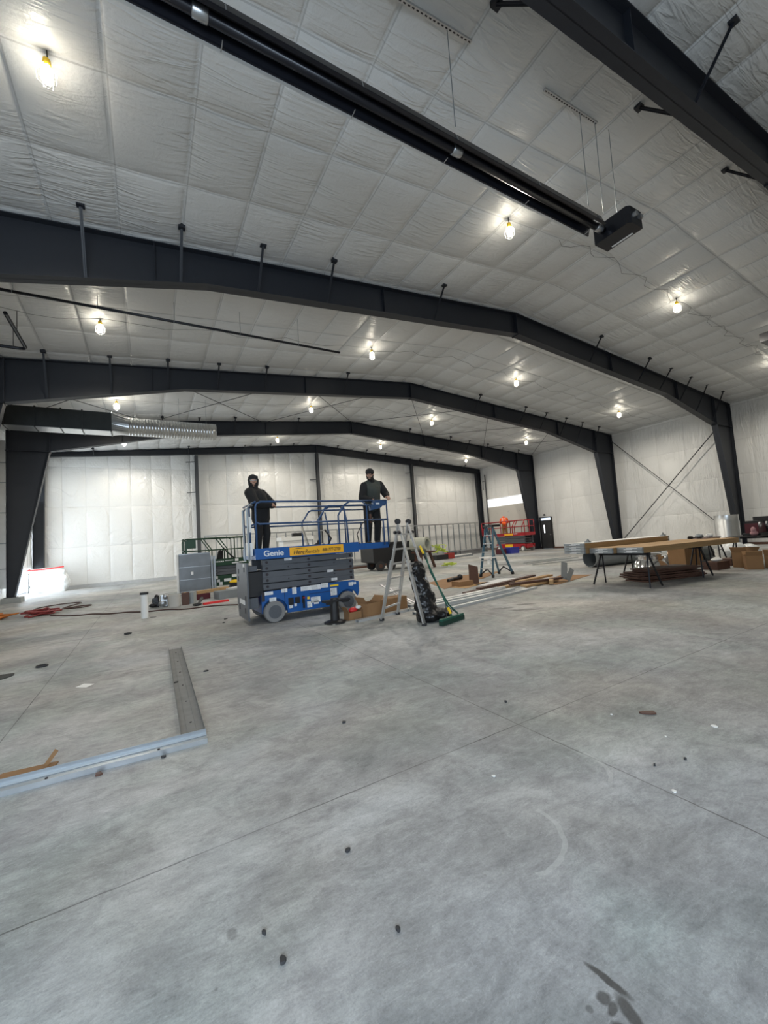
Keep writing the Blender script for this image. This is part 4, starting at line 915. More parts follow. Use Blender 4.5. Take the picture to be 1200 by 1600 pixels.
def stepladder(label, F1, F2, R1, R2, T1, T2):
    F1, F2, R1, R2, T1, T2 = map(Vector, (F1, F2, R1, R2, T1, T2))
    t = thing('step_ladder', label, 'ladder', tuple((F1+F2+R1+R2)/4))
    for a, b2, nm in ((F1, T1, 'front_rail'), (F2, T2, 'front_rail'), (R1, T1.lerp(T2, .1), 'rear_rail'), (R2, T2.lerp(T1, .1), 'rear_rail')):
        MB().bar(a, b2, .04, .07).build(nm, 'fiberblue', t)
        MB().bar(a, a.lerp(b2, .06), .06, .09).build('foot', 'black', t)
    for i in range(1, 6):
        k = i/6; MB().bar(F1.lerp(T1, k), F2.lerp(T2, k), .09, .03).build('step', 'alu', t)
    for i in (1, 2, 3, 4):
        k = i/5; MB().bar(R1.lerp(T1, k), R2.lerp(T2, k), .03, .03).build('rear_brace', 'alu', t)
    for Fa, Ta, s1 in ((F1, T1, F2), (F2, T2, F1), (R1, T1, R2), (R2, T2, R1)):
        MB().bar(Fa.lerp(Ta, .05), Fa.lerp(s1, .5)+(Ta-Fa)*.17, .02, .04).build('corner_brace', 'black', t)
    c = (T1+T2)/2; q = MB(); d = (T2-T1).normalized(); a = math.atan2(d.y, d.x)
    q.box(c+V3(.1, 0, .04), (.36, .42, .07), (0, 0, 0)); q.build('top_cap', 'black', t)
    for k in (.42, .6):
        MB().bar(F1.lerp(T1, k), R1.lerp(T1, k), .02, .02).build('spreader', 'alu', t); 
    return t
stepladder('blue fibreglass step ladder standing open in the middle of the floor', (9.45, 10.22, 0), (9.50, 9.70, 0), (10.48, 10.38, 0), (10.62, 9.9, 0), (9.80, 10.15, 1.62), (9.84, 9.87, 1.62))
o = MB().bb(9.42, 9.72, 9.72, 10.18, .62, .66).bar((9.5, 9.8, .6), (9.47, 9.8, .42), .1, .06).build('paint_rag', 'white'); rebase(o, (9.5, 9.9, .6)); tag(o, 'white rag draped over a lower step of the blue ladder', 'rag')

# rubbish bag and broom
t = thing('rubbish_bag', 'black shiny plastic bag slumped against the silver ladder', 'bag', (4.15, 5.85, 0))
rnd = random.Random(4); sh = []
for i in range(9):
    z = .10+i*.095; sh.append(('e', V3(4.13-.012*i+rnd.uniform(-.03, .03), 5.83+.015*i, z), (.21-.011*i+rnd.uniform(-.02, .03), .19-.01*i, .17)))
sh += [('e', V3(4.32, 5.72, .11), (.20, .15, .11)), ('e', V3(4.12, 5.76, .10), (.18, .15, .10)), ('c', V3(4.03, 5.95, .88), V3(4.06, 5.96, 1.0), .06, .03), ('c', V3(4.0, 5.95, .80), V3(3.88, 5.80, .86), .05, .02), ('c', V3(4.0, 5.95, .86), V3(4.14, 6.0, .92), .04, .015)]
o = blob('bag_film', sh, 'trash', t, Matrix(), .016, 2)
tx = bpy.data.textures.new('crumple', 'CLOUDS'); tx.noise_scale = 0.13; tx.noise_depth = 3
dm = o.modifiers.new('crumple', 'DISPLACE'); dm.texture = tx; dm.strength = 0.075; dm.mid_level = 0.5
t = thing('push_broom', 'green push broom leaning on the right side of the silver ladder', 'broom', (4.3, 5.43, 0))
a, b2 = V3(4.02, 5.34, .085), V3(4.62, 5.52, .085)
MB().bar(a, b2, .065, .04).build('head', 'broom', t); MB().bar(a-V3(0, 0, .045), b2-V3(0, 0, .045), .085, .07).build('bristles', 'bristle', t)
hb = a.lerp(b2, .5)+V3(0, 0, .02); ht = V3(4.24, 6.08, 1.28)
MB().tube([hb, hb.lerp(ht, .8)], .014, 10).build('handle', 'broom', t); MB().tube([hb.lerp(ht, .88), ht], .02, 10).build('yellow_grip', 'yel', t)
MB().tube([hb.lerp(ht, .8), hb.lerp(ht, .88)], .019, 8).build('ferrule', 'black', t)
MB().tube([hb.lerp(ht, .03)+V3(0, 0, 0), hb.lerp(ht, .11)], .022, 8).build('socket', 'yel', t)
MB().tube([a.lerp(b2, .25)+V3(0, 0, .02), hb.lerp(ht, .13)+V3(-.03, 0, .03), a.lerp(b2, .8)+V3(0, 0, .02)], .006, 6).build('brace', 'rubber', t)
o = MB().tube([(4.30, 6.05, 1.2), (4.36, 5.98, .8), (4.5, 5.9, .45), (4.62, 5.86, .2), (4.75, 5.8, .05)], .014, 8).build('green_pole', 'broom'); rebase(o, (4.75, 5.8, 0)); tag(o, 'second green pole beside the push broom, bending down behind it', 'pole')

# ------------------------------------------------------------------ things by the blue lift
t = thing('roller_stand', 'black round-based pedestal stand in front of the blue lift', 'stand', (2.9, 7.0, 0))
MB().lathe((2.9, 7.0, 0), [(.0, 0), (.20, 0), (.20, .025), (.13, .05), (.07, .06)], 24).build('base', 'black', t)
MB().lathe((2.9, 7.0, .05), [(.085, 0), (.075, .33)], 16).build('column', 'black', t)
q = MB(); q.box((2.94, 7.0, .40), (.5, .16, .035)); q.box((2.8, 6.98, .37), (.1, .1, .05)); q.box((3.1, 6.98, .37), (.12, .12, .03)); q.lathe((2.92, 7.0, .415), [(.09, 0), (.08, .03)], 16); q.build('top_plate', 'black', t)
def carton(name, label, c, d, rz=0, flaps=True, tilt=0, mt='card', grp=None):
    t = thing(name, label, 'box', (c[0], c[1], c[2])); w_, l_, h = d; th = .008
    T = Matrix.Translation(Vector(c)) @ Matrix.Rotation(rz, 4, 'Z') @ Matrix.Rotation(tilt, 4, 'X'); q = MB(); q.M = T
    q.bb(-w_/2, w_/2, -l_/2, l_/2, 0, th)
    for sx in (-1, 1): q.bb(sx*w_/2-th/2, sx*w_/2+th/2, -l_/2, l_/2, 0, h); q.bb(-w_/2, w_/2, sx*l_/2-th/2, sx*l_/2+th/2, 0, h)
    if not flaps: q.bb(-w_/2, w_/2, -l_/2, l_/2, h-th, h)
    q.build('box_body', mt, t)
    if flaps:
        for sx, an in ((-1, .5), (1, .8)):
            f_ = MB(); f_.M = T @ Matrix.Translation((sx*w_/2, 0, h)) @ Matrix.Rotation(sx*an, 4, 'Y'); f_.bb(-.004, .004, -l_/2, l_/2, 0, w_*.42); f_.build('flap', mt, t)
    else:
        f_ = MB(); f_.M = T; f_.bb(-.03, .03, -l_/2, l_/2, h, h+.002); f_.build('tape', 'wood', t)
    return t
carton('cardboard_box', 'open tan cardboard box between the blue lift and the silver ladder', (3.62, 7.02, 0), (.34, .26, .27), .25)
carton('cardboard_box', 'long closed cardboard box behind the silver ladder', (4.25, 7.35, 0), (.72, .30, .25), .15, False)
carton('cardboard_box', 'small open cardboard box with a red and white bag in it', (3.28, 7.05, 0), (.26, .2, .15), .1)
o = blob('snack_bag', [('e', V3(3.29, 7.05, .17), (.09, .06, .05)), ('e', V3(3.35, 7.06, .19), (.06, .05, .04))], 'redbag', None, Matrix(), .01, 1); rebase(o, (3.29, 7.05, .13)); tag(o, 'crumpled red bag lying in the small cardboard box', 'bag')
o = blob('white_bag', [('e', V3(3.38, 7.0, .22), (.06, .05, .035))], 'white', None, Matrix(), .01, 1); rebase(o, (3.38, 7.0, .19)); tag(o, 'small white crumpled bag on top of the red one', 'bag')
def longbar(name, p, q_, w_, h, mt, label, cat, grp=None, channel=False):
    p = Vector(p); q_ = Vector(q_); m_ = MB()
    if channel:
        d = (q_-p).normalized(); a = d.cross(V3(0, 0, 1)).normalized()
        m_.bar(p+V3(0, 0, h-.002), q_+V3(0, 0, h-.002), w_, .004); m_.bar(p+a*w_/2+V3(0, 0, h/2), q_+a*w_/2+V3(0, 0, h/2), .004, h); m_.bar(p-a*w_/2+V3(0, 0, h/2), q_-a*w_/2+V3(0, 0, h/2), .004, h)
        m_.bar(p+a*(w_/2-.008)+V3(0, 0, .003), q_+a*(w_/2-.008)+V3(0, 0, .003), .016, .003); m_.bar(p-a*(w_/2-.008)+V3(0, 0, .003), q_-a*(w_/2-.008)+V3(0, 0, .003), .016, .003)
    else: m_.bar(p+V3(0, 0, h/2), q_+V3(0, 0, h/2), w_, h)
    o = m_.build(name, mt); rebase(o, p); tag(o, label, cat, grp); return o
longbar('conduit', (2.78, 6.82, 0), (4.3, 7.12, 0), .02, .02, 'chrome', 'thin silver conduit on the floor under the folding ladder', 'pipe')
G = 'steel studs on the floor'
studs = [((4.55, 6.30), (8.22, 6.98), 0, 'nearest the camera'), ((4.3, 6.52), (7.9, 7.02), 0, 'second from the near side'), ((4.6, 6.72), (8.0, 7.16), 0, 'third from the near side'), ((4.4, 6.9), (8.1, 7.36), 0, 'fourth from the near side'), ((4.9, 7.12), (7.7, 7.5), 0, 'fifth from the near side'), ((4.7, 7.3), (7.9, 7.75), 0, 'farthest from the camera'),
         ((4.5, 6.58), (7.5, 7.02), .045, 'stacked on the near ones'), ((4.7, 6.86), (7.3, 7.22), .045, 'stacked on the middle ones'), ((5.2, 7.1), (7.6, 7.42), .045, 'stacked on the far ones')]
for (a, b2, z, lab) in studs: longbar('steel_stud', (*a, z), (*b2, z), .09, .045, 'stud', 'long silver steel stud right of the broom, %s' % lab, 'steel stud', G, True)
longbar('steel_stud', (3.2, 6.72, 0), (4.5, 6.95, 0), .09, .045, 'stud', 'short silver steel stud under the folding ladder feet', 'steel stud', G, True)
for k, (pts) in enumerate((((4.95, 7.5, .0), (4.8, 7.9, .18), (4.6, 8.3, .42)), ((5.05, 7.5, .0), (4.92, 7.95, .16), (4.75, 8.35, .38)))):
    o = MB(); 
    for a, b2 in zip(pts[:-1], pts[1:]): o.bar(a, b2, .06, .008)
    o = o.build('curved_strip', 'alu'); rebase(o, pts[0]); tag(o, 'bent thin metal strip standing up behind the broom, %s one' % ('left', 'right')[k], 'metal strip', 'bent metal strips')
# wood offcuts
Gw = 'wood offcuts on the floor'
for (a, b2, w_, h, z, mt, lab) in (((7.2, 7.9), (10.2, 8.7), .14, .05, .02, 'darkwood', 'long dark plank at the back of the scrap pile'), ((7.6, 7.55), (9.4, 7.75), .16, .05, .02, 'wood', 'light plank at the left of the scrap pile'), ((8.1, 7.25), (9.6, 7.45), .18, .05, .02, 'wood', 'light plank at the front of the scrap pile'),
         ((8.3, 7.6), (9.9, 7.85), .16, .05, .09, 'wood', 'light plank lying on top of the scrap pile'), ((7.9, 7.5), (9.7, 7.2), .12, .05, .08, 'darkwood', 'dark plank crossing on top of the scrap pile'), ((8.9, 7.05), (9.5, 7.5), .10, .10, .02, 'wood', 'short square block in the scrap pile'), ((6.6, 7.75), (9.2, 8.35), .12, .04, .0, 'darkwood', 'long dark plank lying left of the scrap pile')):
    longbar('wood_plank', (*a, z), (*b2, z), w_, h, mt, lab, 'plank', Gw)
def flat(name, pts, mt, label, cat, th=.006, z=0.002):
    o = MB().prism([tuple(p) for p in pts], z, z+th, 'z').build(name, mt); rebase(o, (pts[0][0], pts[0][1], 0)); tag(o, label, cat); return o
flat('cardboard_sheet', ((9.0, 6.95), (11.3, 7.5), (10.9, 8.25), (8.8, 7.5)), 'card', 'flat tan cardboard sheet under the right end of the scrap pile', 'cardboard')
flat('cardboard_sheet', ((6.9, 8.9), (9.3, 9.9), (11.2, 11.0), (9.4, 11.3), (7.6, 10.6)), 'card', 'large flat tan cardboard sheet in front of the blue step ladder', 'cardboard')
flat('cardboard_sheet', ((7.3, 8.5), (8.6, 8.9), (8.4, 9.4), (7.2, 9.0)), 'wood', 'small tan cardboard sheet in front of the large flat one', 'cardboard')
flat('white_sheet', ((8.0, 8.35), (9.7, 8.9), (9.4, 9.3), (7.9, 8.8)), 'decal', 'white flat sheet lying between the cardboard and the dark plank', 'sheet')
t = thing('torn_carton', 'torn open brown carton with one flap standing up, left of the blue step ladder', 'box', (7.9, 9.0, 0))
q = MB(); q.bb(7.4, 7.9, 8.85, 9.2, .01, .14); q.build('carton_body', 'card', t); MB().bar((8.02, 8.95, .02), (8.16, 9.1, .52), .36, .012, up=(0, 1, 0)).build('standing_flap', 'darkwood', t)
o = MB().tube([(8.0, 10.1, .05), (8.3, 10.25, .06), (8.6, 10.3, .05)], .05, 8).ball((8.65, 10.3, .09), .09).build('power_drill', 'black'); rebase(o, (8.3, 10.25, 0)); tag(o, 'small black tool lying on the large cardboard sheet', 'tool')
t = thing('metal_bracket', 'grey metal bracket standing tilted at the right end of the scrap pile', 'bracket', (9.6, 7.15, .07))
q = MB(); q.bar((9.55, 7.15, .08), (9.82, 7.3, .50), .16, .02, up=(.57, .82, 0)); q.build('plate', 'galv_dull', t); q = MB(); q.bar((9.62, 7.1, .06), (9.98, 7.2, .30), .14, .02, up=(.57, .82, 0)); q.build('flange', 'galv_dull', t)
for i, (p, q_) in enumerate((((13.8, 12.1), (17.6, 12.3)), ((13.6, 11.6), (17.2, 11.1)), ((14.2, 12.6), (17.9, 12.9)))):
    longbar('floor_pipe', (*p, 0), (*q_, 0), .03, .03, 'galv', 'thin pipe on the far floor left of the sawhorse table, %s' % ('middle', 'nearest', 'farthest')[i], 'pipe', 'thin pipes on the far floor')

# ------------------------------------------------------------------ sawhorse table with door sections
def sawhorse(label, x, y0, y1, h=.77, sp=.25, grp='sawhorses', rz=0):
    cx, cy = x, (y0+y1)/2; t = thing('sawhorse', label, 'sawhorse', (cx, cy, 0), grp); T = Matrix.Translation((cx, cy, 0)) @ Matrix.Rotation(rz, 4, 'Z'); hl = (y1-y0)/2
    q = MB(); q.M = T; q.bb(-.03, .03, -hl+.06, hl-.06, h-.07, h); q.build('beam', 'blackmetal', t)
    for sy in (-1, 1):
        for sx in (-1, 1):
            q = MB(); q.M = T; q.bar((sx*.02, sy*(hl-.12), h-.03), (sx*sp, sy*hl, .01), .03, .03); q.build('leg', 'blackmetal', t)
        q = MB(); q.M = T; q.bar((-sp*.5, sy*(hl-.06), h*.5), (sp*.5, sy*(hl-.06), h*.5), .02, .02); q.build('brace', 'blackmetal', t)
    return t
sawhorse('black sawhorse under the left end of the wood-faced door sections', 9.62, 4.90, 6.20)
sawhorse('black sawhorse under the right end of the wood-faced door sections', 11.85, 4.82, 6.75)
ps = thing  # door sections lie along local x, slightly turned
DR = math.radians(-7)
def section(x0, y0, z, Lg, lab, topwhite=False):
    T = Matrix.Translation((x0, y0, z)) @ Matrix.Rotation(DR, 4, 'Z'); W_ = .60; h = .062
    t = thing('garage_door_section', lab, 'door section', (x0, y0, z), 'stacked door sections')
    q = MB(); q.M = T; q.bb(.045, Lg-.045, 0, W_, 0, h-.004); q.build('wood_face', 'woodface', t)
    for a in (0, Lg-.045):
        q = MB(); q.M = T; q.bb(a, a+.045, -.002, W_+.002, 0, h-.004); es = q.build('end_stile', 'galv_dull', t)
        q = MB(); q.M = T; xx = a-.003 if a == 0 else a+.048; q.box((xx, .24, h*.62), (.004, .26, .015)); q.box((xx, .33, h*.25), (.004, .2, .012)); q.build('edge_highlight', 'decal', es)  # pale strips stand in for light glinting on the metal stile ends
    if topwhite: q = MB(); q.M = T; q.bb(.0, Lg, .01, W_-.01, h-.004, h+.002); q.build('white_skin', 'white', t)
    else: q = MB(); q.M = T; q.bb(.05, Lg-.05, .005, W_-.005, h-.004, h-.001); q.build('wood_skin', 'wood', t)
    return t
nm = ['bottom', 'top']
for i in range(2): section(9.21, 4.90, .775+.064*i, 3.65, 'wood-faced door section in the pile nearest the camera, %s one' % nm[i])
for i in range(2): section(9.15, 5.53, .775+.064*i, 3.6, 'wood-faced door section in the middle pile, %s one' % nm[i])
nm4 = ['bottom one', 'second from bottom', 'third from bottom', 'white-topped top one']
for i in range(4): section(9.08, 6.17, .775+.064*i, 3.2, 'door section in the tallest, farthest pile on the sawhorses, %s' % nm4[i], i == 3)
for k, (x, y) in enumerate(((9.45, 6.3), (12.3, 5.95))):
    o = MB().box((x, y, 1.045), (.12, .1, .03)).tube([(x-.06, y, 1.05), (x, y, 1.11), (x+.07, y, 1.05)], .016, 6).build('door_hinge', 'galv_dull'); rebase(o, (x, y, 1.03)); tag(o, 'small metal hinge on top of the tallest door section pile, %s end' % ('left', 'right')[k], 'hinge', 'hinges on the pile')
# dark boards under the table
for i in range(7):
    x0 = 10.25+random.uniform(0, .25); y0 = 5.25+random.uniform(-.08, .08)
    o = MB(); o.M = Matrix.Translation((x0+.9, y0+.3, .02+.042*i)) @ Matrix.Rotation(-.25+random.uniform(-.12, .12), 4, 'Z'); o.box((0, 0, 0), (1.9-.1*i*random.random(), .62, .034)); o = o.build('dark_board', 'darkwood'); rebase(o, (x0+.9, y0+.3, .02+.042*i-.017))
    tag(o, 'dark brown board in the pile under the table, %s' % ['bottom one', 'second from bottom', 'third from bottom', 'middle one', 'third from top', 'second from top', 'top one'][i], 'board', 'dark boards under the table')
# big round duct on the floor
t = thing('round_duct', 'large dark round duct lying on the floor behind the sawhorse table', 'duct', (14.4, 8.5, 0))
dd = V3(1, -.22, 0).normalized(); q = MB(); q.M = Matrix.Translation((13.35, 8.9, .31)) @ Matrix.Rotation(math.atan2(dd.y, dd.x), 4, 'Z')
q.lathe((0, 0, 0), [(.29, 0), (.305, 0), (.305, 3.0), (.29, 3.0), (.29, 0)], 36, 'x', cap=False); q.build('duct_body', 'galv_dull', t, True, 30)
q = MB(); q.M = Matrix.Translation((13.35, 8.9, .31)) @ Matrix.Rotation(math.atan2(dd.y, dd.x), 4, 'Z'); q.lathe((0, 0, 0), [(.307, -.01), (.312, 0), (.312, .05), (.307, .06)], 36, 'x', cap=False); q.build('end_collar', 'galv', t, True)
t = thing('roof_vent', 'bright silver stepped roof vent base on the floor behind the sawhorse', 'vent', (14.0, 7.25, 0))
MB().lathe((14.0, 7.25, 0), [(.0, 0), (.52, 0), (.50, .05), (.40, .20), (.36, .24), (.40, .26), (.40, .34), (.34, .36), (.36, .40), (.30, .44), (0, .46)], 32).build('vent_body', 'chrome', t, True, 30)
t = thing('duct_elbow', 'silver round duct elbow on the floor, left of the big cardboard box', 'duct', (15.1, 7.15, 0))
MB().tube([(14.75, 7.5, .16), (14.8, 7.2, .16), (15.0, 7.02, .16), (15.3, 6.98, .16), (15.7, 7.0, .16)], .15, 20).build('elbow', 'galv', t, True); MB().tube([(14.7, 7.05, .25), (14.85, 7.0, .42)], .07, 10).build('collar', 'chrome', t, True)
carton('cardboard_box', 'large brown cardboard box behind the right sawhorse', (14.4, 6.4, 0), (.85, .5, .56), -.12, False)
t = thing('duct_drum', 'upright shiny galvanised drum standing before the right wall', 'duct', (18.5, 6.75, 0))
MB().lathe((18.5, 6.75, 0), [(.0, 0.01), (.36, 0), (.37, .3), (.36, .32), (.37, .62), (.36, .64), (.37, .94), (.36, .96), (.37, 1.25), (.36, 1.27), (.36, 1.5), (.34, 1.5), (.34, .1)], 48, cap=False).build('drum_body', 'duct', t, True, 30)
# second sawhorse table and tool clutter
sawhorse('black sawhorse in front of the galvanised drum, left one', 15.7, 5.9, 6.9, .83)
sawhorse('black sawhorse under the tools at the right edge', 15.2, 4.3, 5.5, .83)
o = MB().bb(14.2, 17.0, 4.55, 5.25, .832, .862).build('work_board', 'black'); rebase(o, (15.6, 4.9, .832)); tag(o, 'black work board carrying tools on the sawhorse at the right edge', 'board')
t = thing('mitre_saw', 'dark red and black saw on the work board near the right edge', 'saw', (14.9, 4.8, .865))
MB().bb(14.62, 15.25, 4.6, 5.0, .865, .93).build('saw_base', 'black', t); MB().bb(14.68, 15.2, 4.65, 4.95, .93, 1.2).build('motor_body', 'maroon', t)
MB().bb(14.7, 15.15, 4.66, 4.94, 1.2, 1.27).build('top_cover', 'black', t)
for x in (14.7, 15.2): MB().lathe((x, 4.60, 1.16), [(.04, 0), (.075, 0), (.075, .03), (.04, .03), (.04, 0)], 18, 'y', cap=False).build('ring_dial', 'alu', t)
t = thing('speaker_case', 'black tool case stack at the right edge on the work board', 'case', (15.65, 4.7, .865))
MB().bb(15.35, 15.95, 4.5, 5.0, .865, 1.13).build('lower_case', 'black', t); MB().bb(15.4, 15.9, 4.52, 4.98, 1.14, 1.38).build('upper_case', 'black', t); MB().lathe((15.6, 4.49, 1.18), [(.04, 0), (.075, 0), (.075, .03), (.04, .03), (.04, 0)], 18, 'y', cap=False).build('ring_latch', 'alu', t)
o = blob('rag_bundle', [('e', V3(14.5, 4.7, .93), (.10, .09, .07)), ('e', V3(14.47, 4.7, 1.02), (.07, .06, .09))], 'pink', None, Matrix(), .012, 1); rebase(o, (14.5, 4.7, .865)); tag(o, 'pink and red bundle beside the dark red saw', 'bundle')
for k, (x, y, s_, lab) in enumerate(((13.35, 5.75, .07, 'small black drill behind the table end, leftmost'), (13.75, 5.7, .10, 'grey rounded cap behind the table end'), (14.25, 5.65, .09, 'pale small sander behind the table end'))):
    o = blob('hand_tool', [('e', V3(x, y, .87+s_*.6), (s_*1.3, s_, s_*.7)), ('c', V3(x, y, .87+s_*.5), V3(x-.1, y, .87+s_), .03, .02)], ('black', 'galv_dull', 'white')[k], None, Matrix(), .01, 1); rebase(o, (x, y, .87)); tag(o, lab, 'tool', 'hand tools on the trestle')
o = MB().bb(13.2, 14.6, 5.5, 5.95, .845, .865).build('trestle_top', 'darkwood'); rebase(o, (13.9, 5.7, .845)); tag(o, 'narrow dark trestle top behind the right end of the door sections', 'board')
sawhorse('thin black trestle carrying the small hand tools', 13.9, 5.45, 6.0, .843, .2)
carton('cardboard_box', 'tipped open brown cardboard box near the right edge', (13.95, 4.62, .0), (.34, .34, .36), .5, True, 0)
carton('cardboard_box', 'brown cardboard box standing behind the tipped one', (14.45, 4.95, 0), (.4, .4, .42), -.2)
carton('cardboard_box', 'brown cardboard box cut off by the right edge', (14.58, 4.32, 0), (.46, .4, .32), .1)
for i, (x, y, s_) in enumerate(((13.2, 5.35, .22), (14.5, 5.5, .2))): carton('wooden_tray', ('low wooden tray of scraps behind the tipped box, left one', 'low wooden tray of scraps behind the tipped box, right one')[i], (x+.5, y, 0), (.6, .35, s_), -.1, False, mt='darkwood')
o = blob('crumpled_paper', [('e', V3(13.75, 5.35, .26), (.22, .12, .05)), ('e', V3(13.9, 5.4, .28), (.1, .08, .05))], 'white', None, Matrix(), .012, 1); rebase(o, (13.75, 5.35, .225)); tag(o, 'crumpled white paper on the low wooden tray', 'paper')
o = blob('plastic_bundle', [('e', V3(16.8, 6.0, .3), (.45, .3, .3)), ('e', V3(17.3, 5.8, .25), (.35, .3, .25)), ('e', V3(16.5, 5.75, .2), (.25, .2, .2))], 'film', None, Matrix(), .03, 1); rebase(o, (16.3, 6.2, 0)); tag(o, 'white plastic-wrapped bundle under the sawhorse at the right edge', 'bundle')
t = thing('compressor', 'dark tank between the large cardboard box and the drum', 'compressor', (15.3, 6.5, 0)); MB().tube([(14.9, 6.5, .3), (15.0, 6.5, .3), (16.0, 6.5, .3), (16.1, 6.5, .3)], .25, 20, [.15, .25, .25, .15]).build('tank', 'tankgreen', t, True, 40); MB().bb(15.1, 15.9, 6.35, 6.65, .0, .12).build('skid', 'black', t)

# ------------------------------------------------------------------ back of the hall
t = thing('stud_wall', 'open steel stud wall frame standing along the white back wall', 'stud wall', (14, 26.4, 0))
MB().bb(2.9, 24.7, 26.34, 26.46, 0, .04).build('bottom_track', 'galv', t); MB().bb(2.9, 24.7, 26.34, 26.46, 2.34, 2.42).build('top_track', 'galv', t)
x = 2.95
while x < 24.7: MB().bb(x-.02, x+.02, 26.35, 26.45, .04, 2.34).build('stud', 'galv_dull', t); x += .61
t = thing('stud_bundle', 'long grey bundle of steel studs on the floor before the red lift', 'stud bundle', (19.8, 23.0, 0))
q = MB(); q.M = Matrix.Translation((20.3, 22.9, 0)) @ Matrix.Rotation(.35, 4, 'Z')
for i in range(3):
    for j in range(4): q.bb(-2.4+.05*i, 2.4-.04*j, -.3+.16*j, -.16+.16*j, .12*i, .12*i+.105)
q.build('studs', 'galv_dull', t); q = MB(); q.M = Matrix.Translation((20.3, 22.9, 0)) @ Matrix.Rotation(.35, 4, 'Z'); q.bb(-2.5, -2.42, -.34, .36, 0, .34); q.bb(-1.9, -1.86, -.33, .35, 0, .375); q.build('strapping', 'black', t)
t = thing('stud_bundle', 'short grey bundle of metal tracks left of the long one, behind the red case', 'stud bundle', (17.8, 20.9, 0))
q = MB(); q.M = Matrix.Translation((17.9, 20.9, 0)) @ Matrix.Rotation(.3, 4, 'Z'); q.bb(-1.2, 1.1, -.15, .15, 0, .1); q.build('tracks', 'galv_dull', t)
q = MB(); q.M = Matrix.Translation((17.9, 20.9, 0)) @ Matrix.Rotation(.3, 4, 'Z'); q.bb(-1.0, 1.0, -.12, .12, .101, .16); q.build('white_wrap', 'white', t)
t = thing('tool_case', 'red and black tool case on the floor before the stud wall', 'case', (16.0, 20.2, 0)); MB().bb(15.1, 16.0, 20.0, 20.4, 0, .3).build('black_half', 'black', t); MB().bb(16.02, 16.5, 20.0, 20.4, .02, .36).build('red_half', 'casered', t)
t = thing('tote', 'blue plastic tote in front of the red lift', 'tote', (20.7, 19.2, 0)); q = MB(); q.prism([(20.35, 0), (21.05, 0), (21.12, .36), (20.28, .36)], 18.95, 19.4); q.build('tub', 'bluebox', t); MB().bb(20.25, 21.15, 18.92, 19.43, .36, .40).build('rim', 'bluebox', t)
o = MB().bb(19.6, 20.2, 19.2, 19.6, 0, .34).build('maroon_tote', 'maroon'); rebase(o, (19.9, 19.4, 0)); 
bv = o.modifiers.new('bev', 'BEVEL'); bv.width = .03; tag(o, 'dull maroon crate beside the blue tote, seen through the step ladder', 'crate')
# black self-dumping bin
t = thing('dump_bin', 'large black wheeled dump bin behind the blue lift platform', 'bin', (10.5, 17.2, 0))
q = MB(); q.prism([(9.0, .42), (9.35, .32), (11.7, .38), (12.1, 1.25), (9.0, 1.32)], 16.7, 18.0); q.build('hopper', 'black', t)
q = MB(); q.bb(8.95, 12.15, 16.65, 16.72, 1.22, 1.32); q.build('rim', 'black', t)
for x, y in ((9.35, 16.75), (9.95, 16.75), (9.5, 17.9), (11.6, 17.2)):
    q = MB(); q.lathe((x, y-.06, .24), [(.08, 0), (.22, 0), (.24, .03), (.24, .09), (.22, .12), (.08, .12)], 20, 'y'); wh = q.build('wheel', 'rubber', t, True, 35); MB().lathe((x, y-.065, .24), [(.1, 0), (.1, .13)], 14, 'y').build('hub', 'darkwood', wh)
q = MB()
for k in range(8): q.bar((11.5+random.uniform(-.3, .3), 17.2, .4), (11.6+random.uniform(-.6, .6), 17.1, .02), .03, .03)
q.build('support_leg', 'rubber', t)
# roll of material and lime straps near the ladder
t = thing('material_roll', 'pale roll with a dark open end above the lime straps, beside the ladder', 'roll', (11.2, 15.75, 0))
q = MB(); q.M = Matrix.Translation((10.85, 16.15, 1.13)) @ Matrix.Rotation(-1.15, 4, 'Z'); q.lathe((0, 0, 0), [(.10, 0), (.32, 0), (.32, .8), (.22, .8), (.22, .5), (.1, .5)], 24, 'x', cap=False); q.build('roll_body', 'rollpale', t, True, 40)
q = MB(); q.bb(10.7, 11.7, 15.4, 16.1, .72, .79); q.bb(10.8, 10.9, 15.5, 16.0, 0, .72); q.bar((11.5, 15.75, .72), (11.75, 15.75, 0), .1, .1); q.build('trolley', 'darkwood', t)
random.seed(11)
for nm_, c, lab in (('strap_tangle', (11.75, 15.3, .82), 'tangle of lime green straps hanging beside the pale roll'), ('strap_tangle', (12.2, 15.25, .03), 'tangle of lime green straps on the floor below the pale roll')):
    o = MB()
    for k in range(7):
        p = [Vector(c)+V3(random.uniform(-.4, .5), random.uniform(-.1, .1), random.uniform(0, .15) if c[2] < .1 else random.uniform(-.15, .25)) for _ in range(4)]
        o.tube(p, .022, 5)
    o = o.build(nm_, 'lime'); rebase(o, c); tag(o, lab, 'straps', 'lime straps'); o['kind'] = 'stuff'
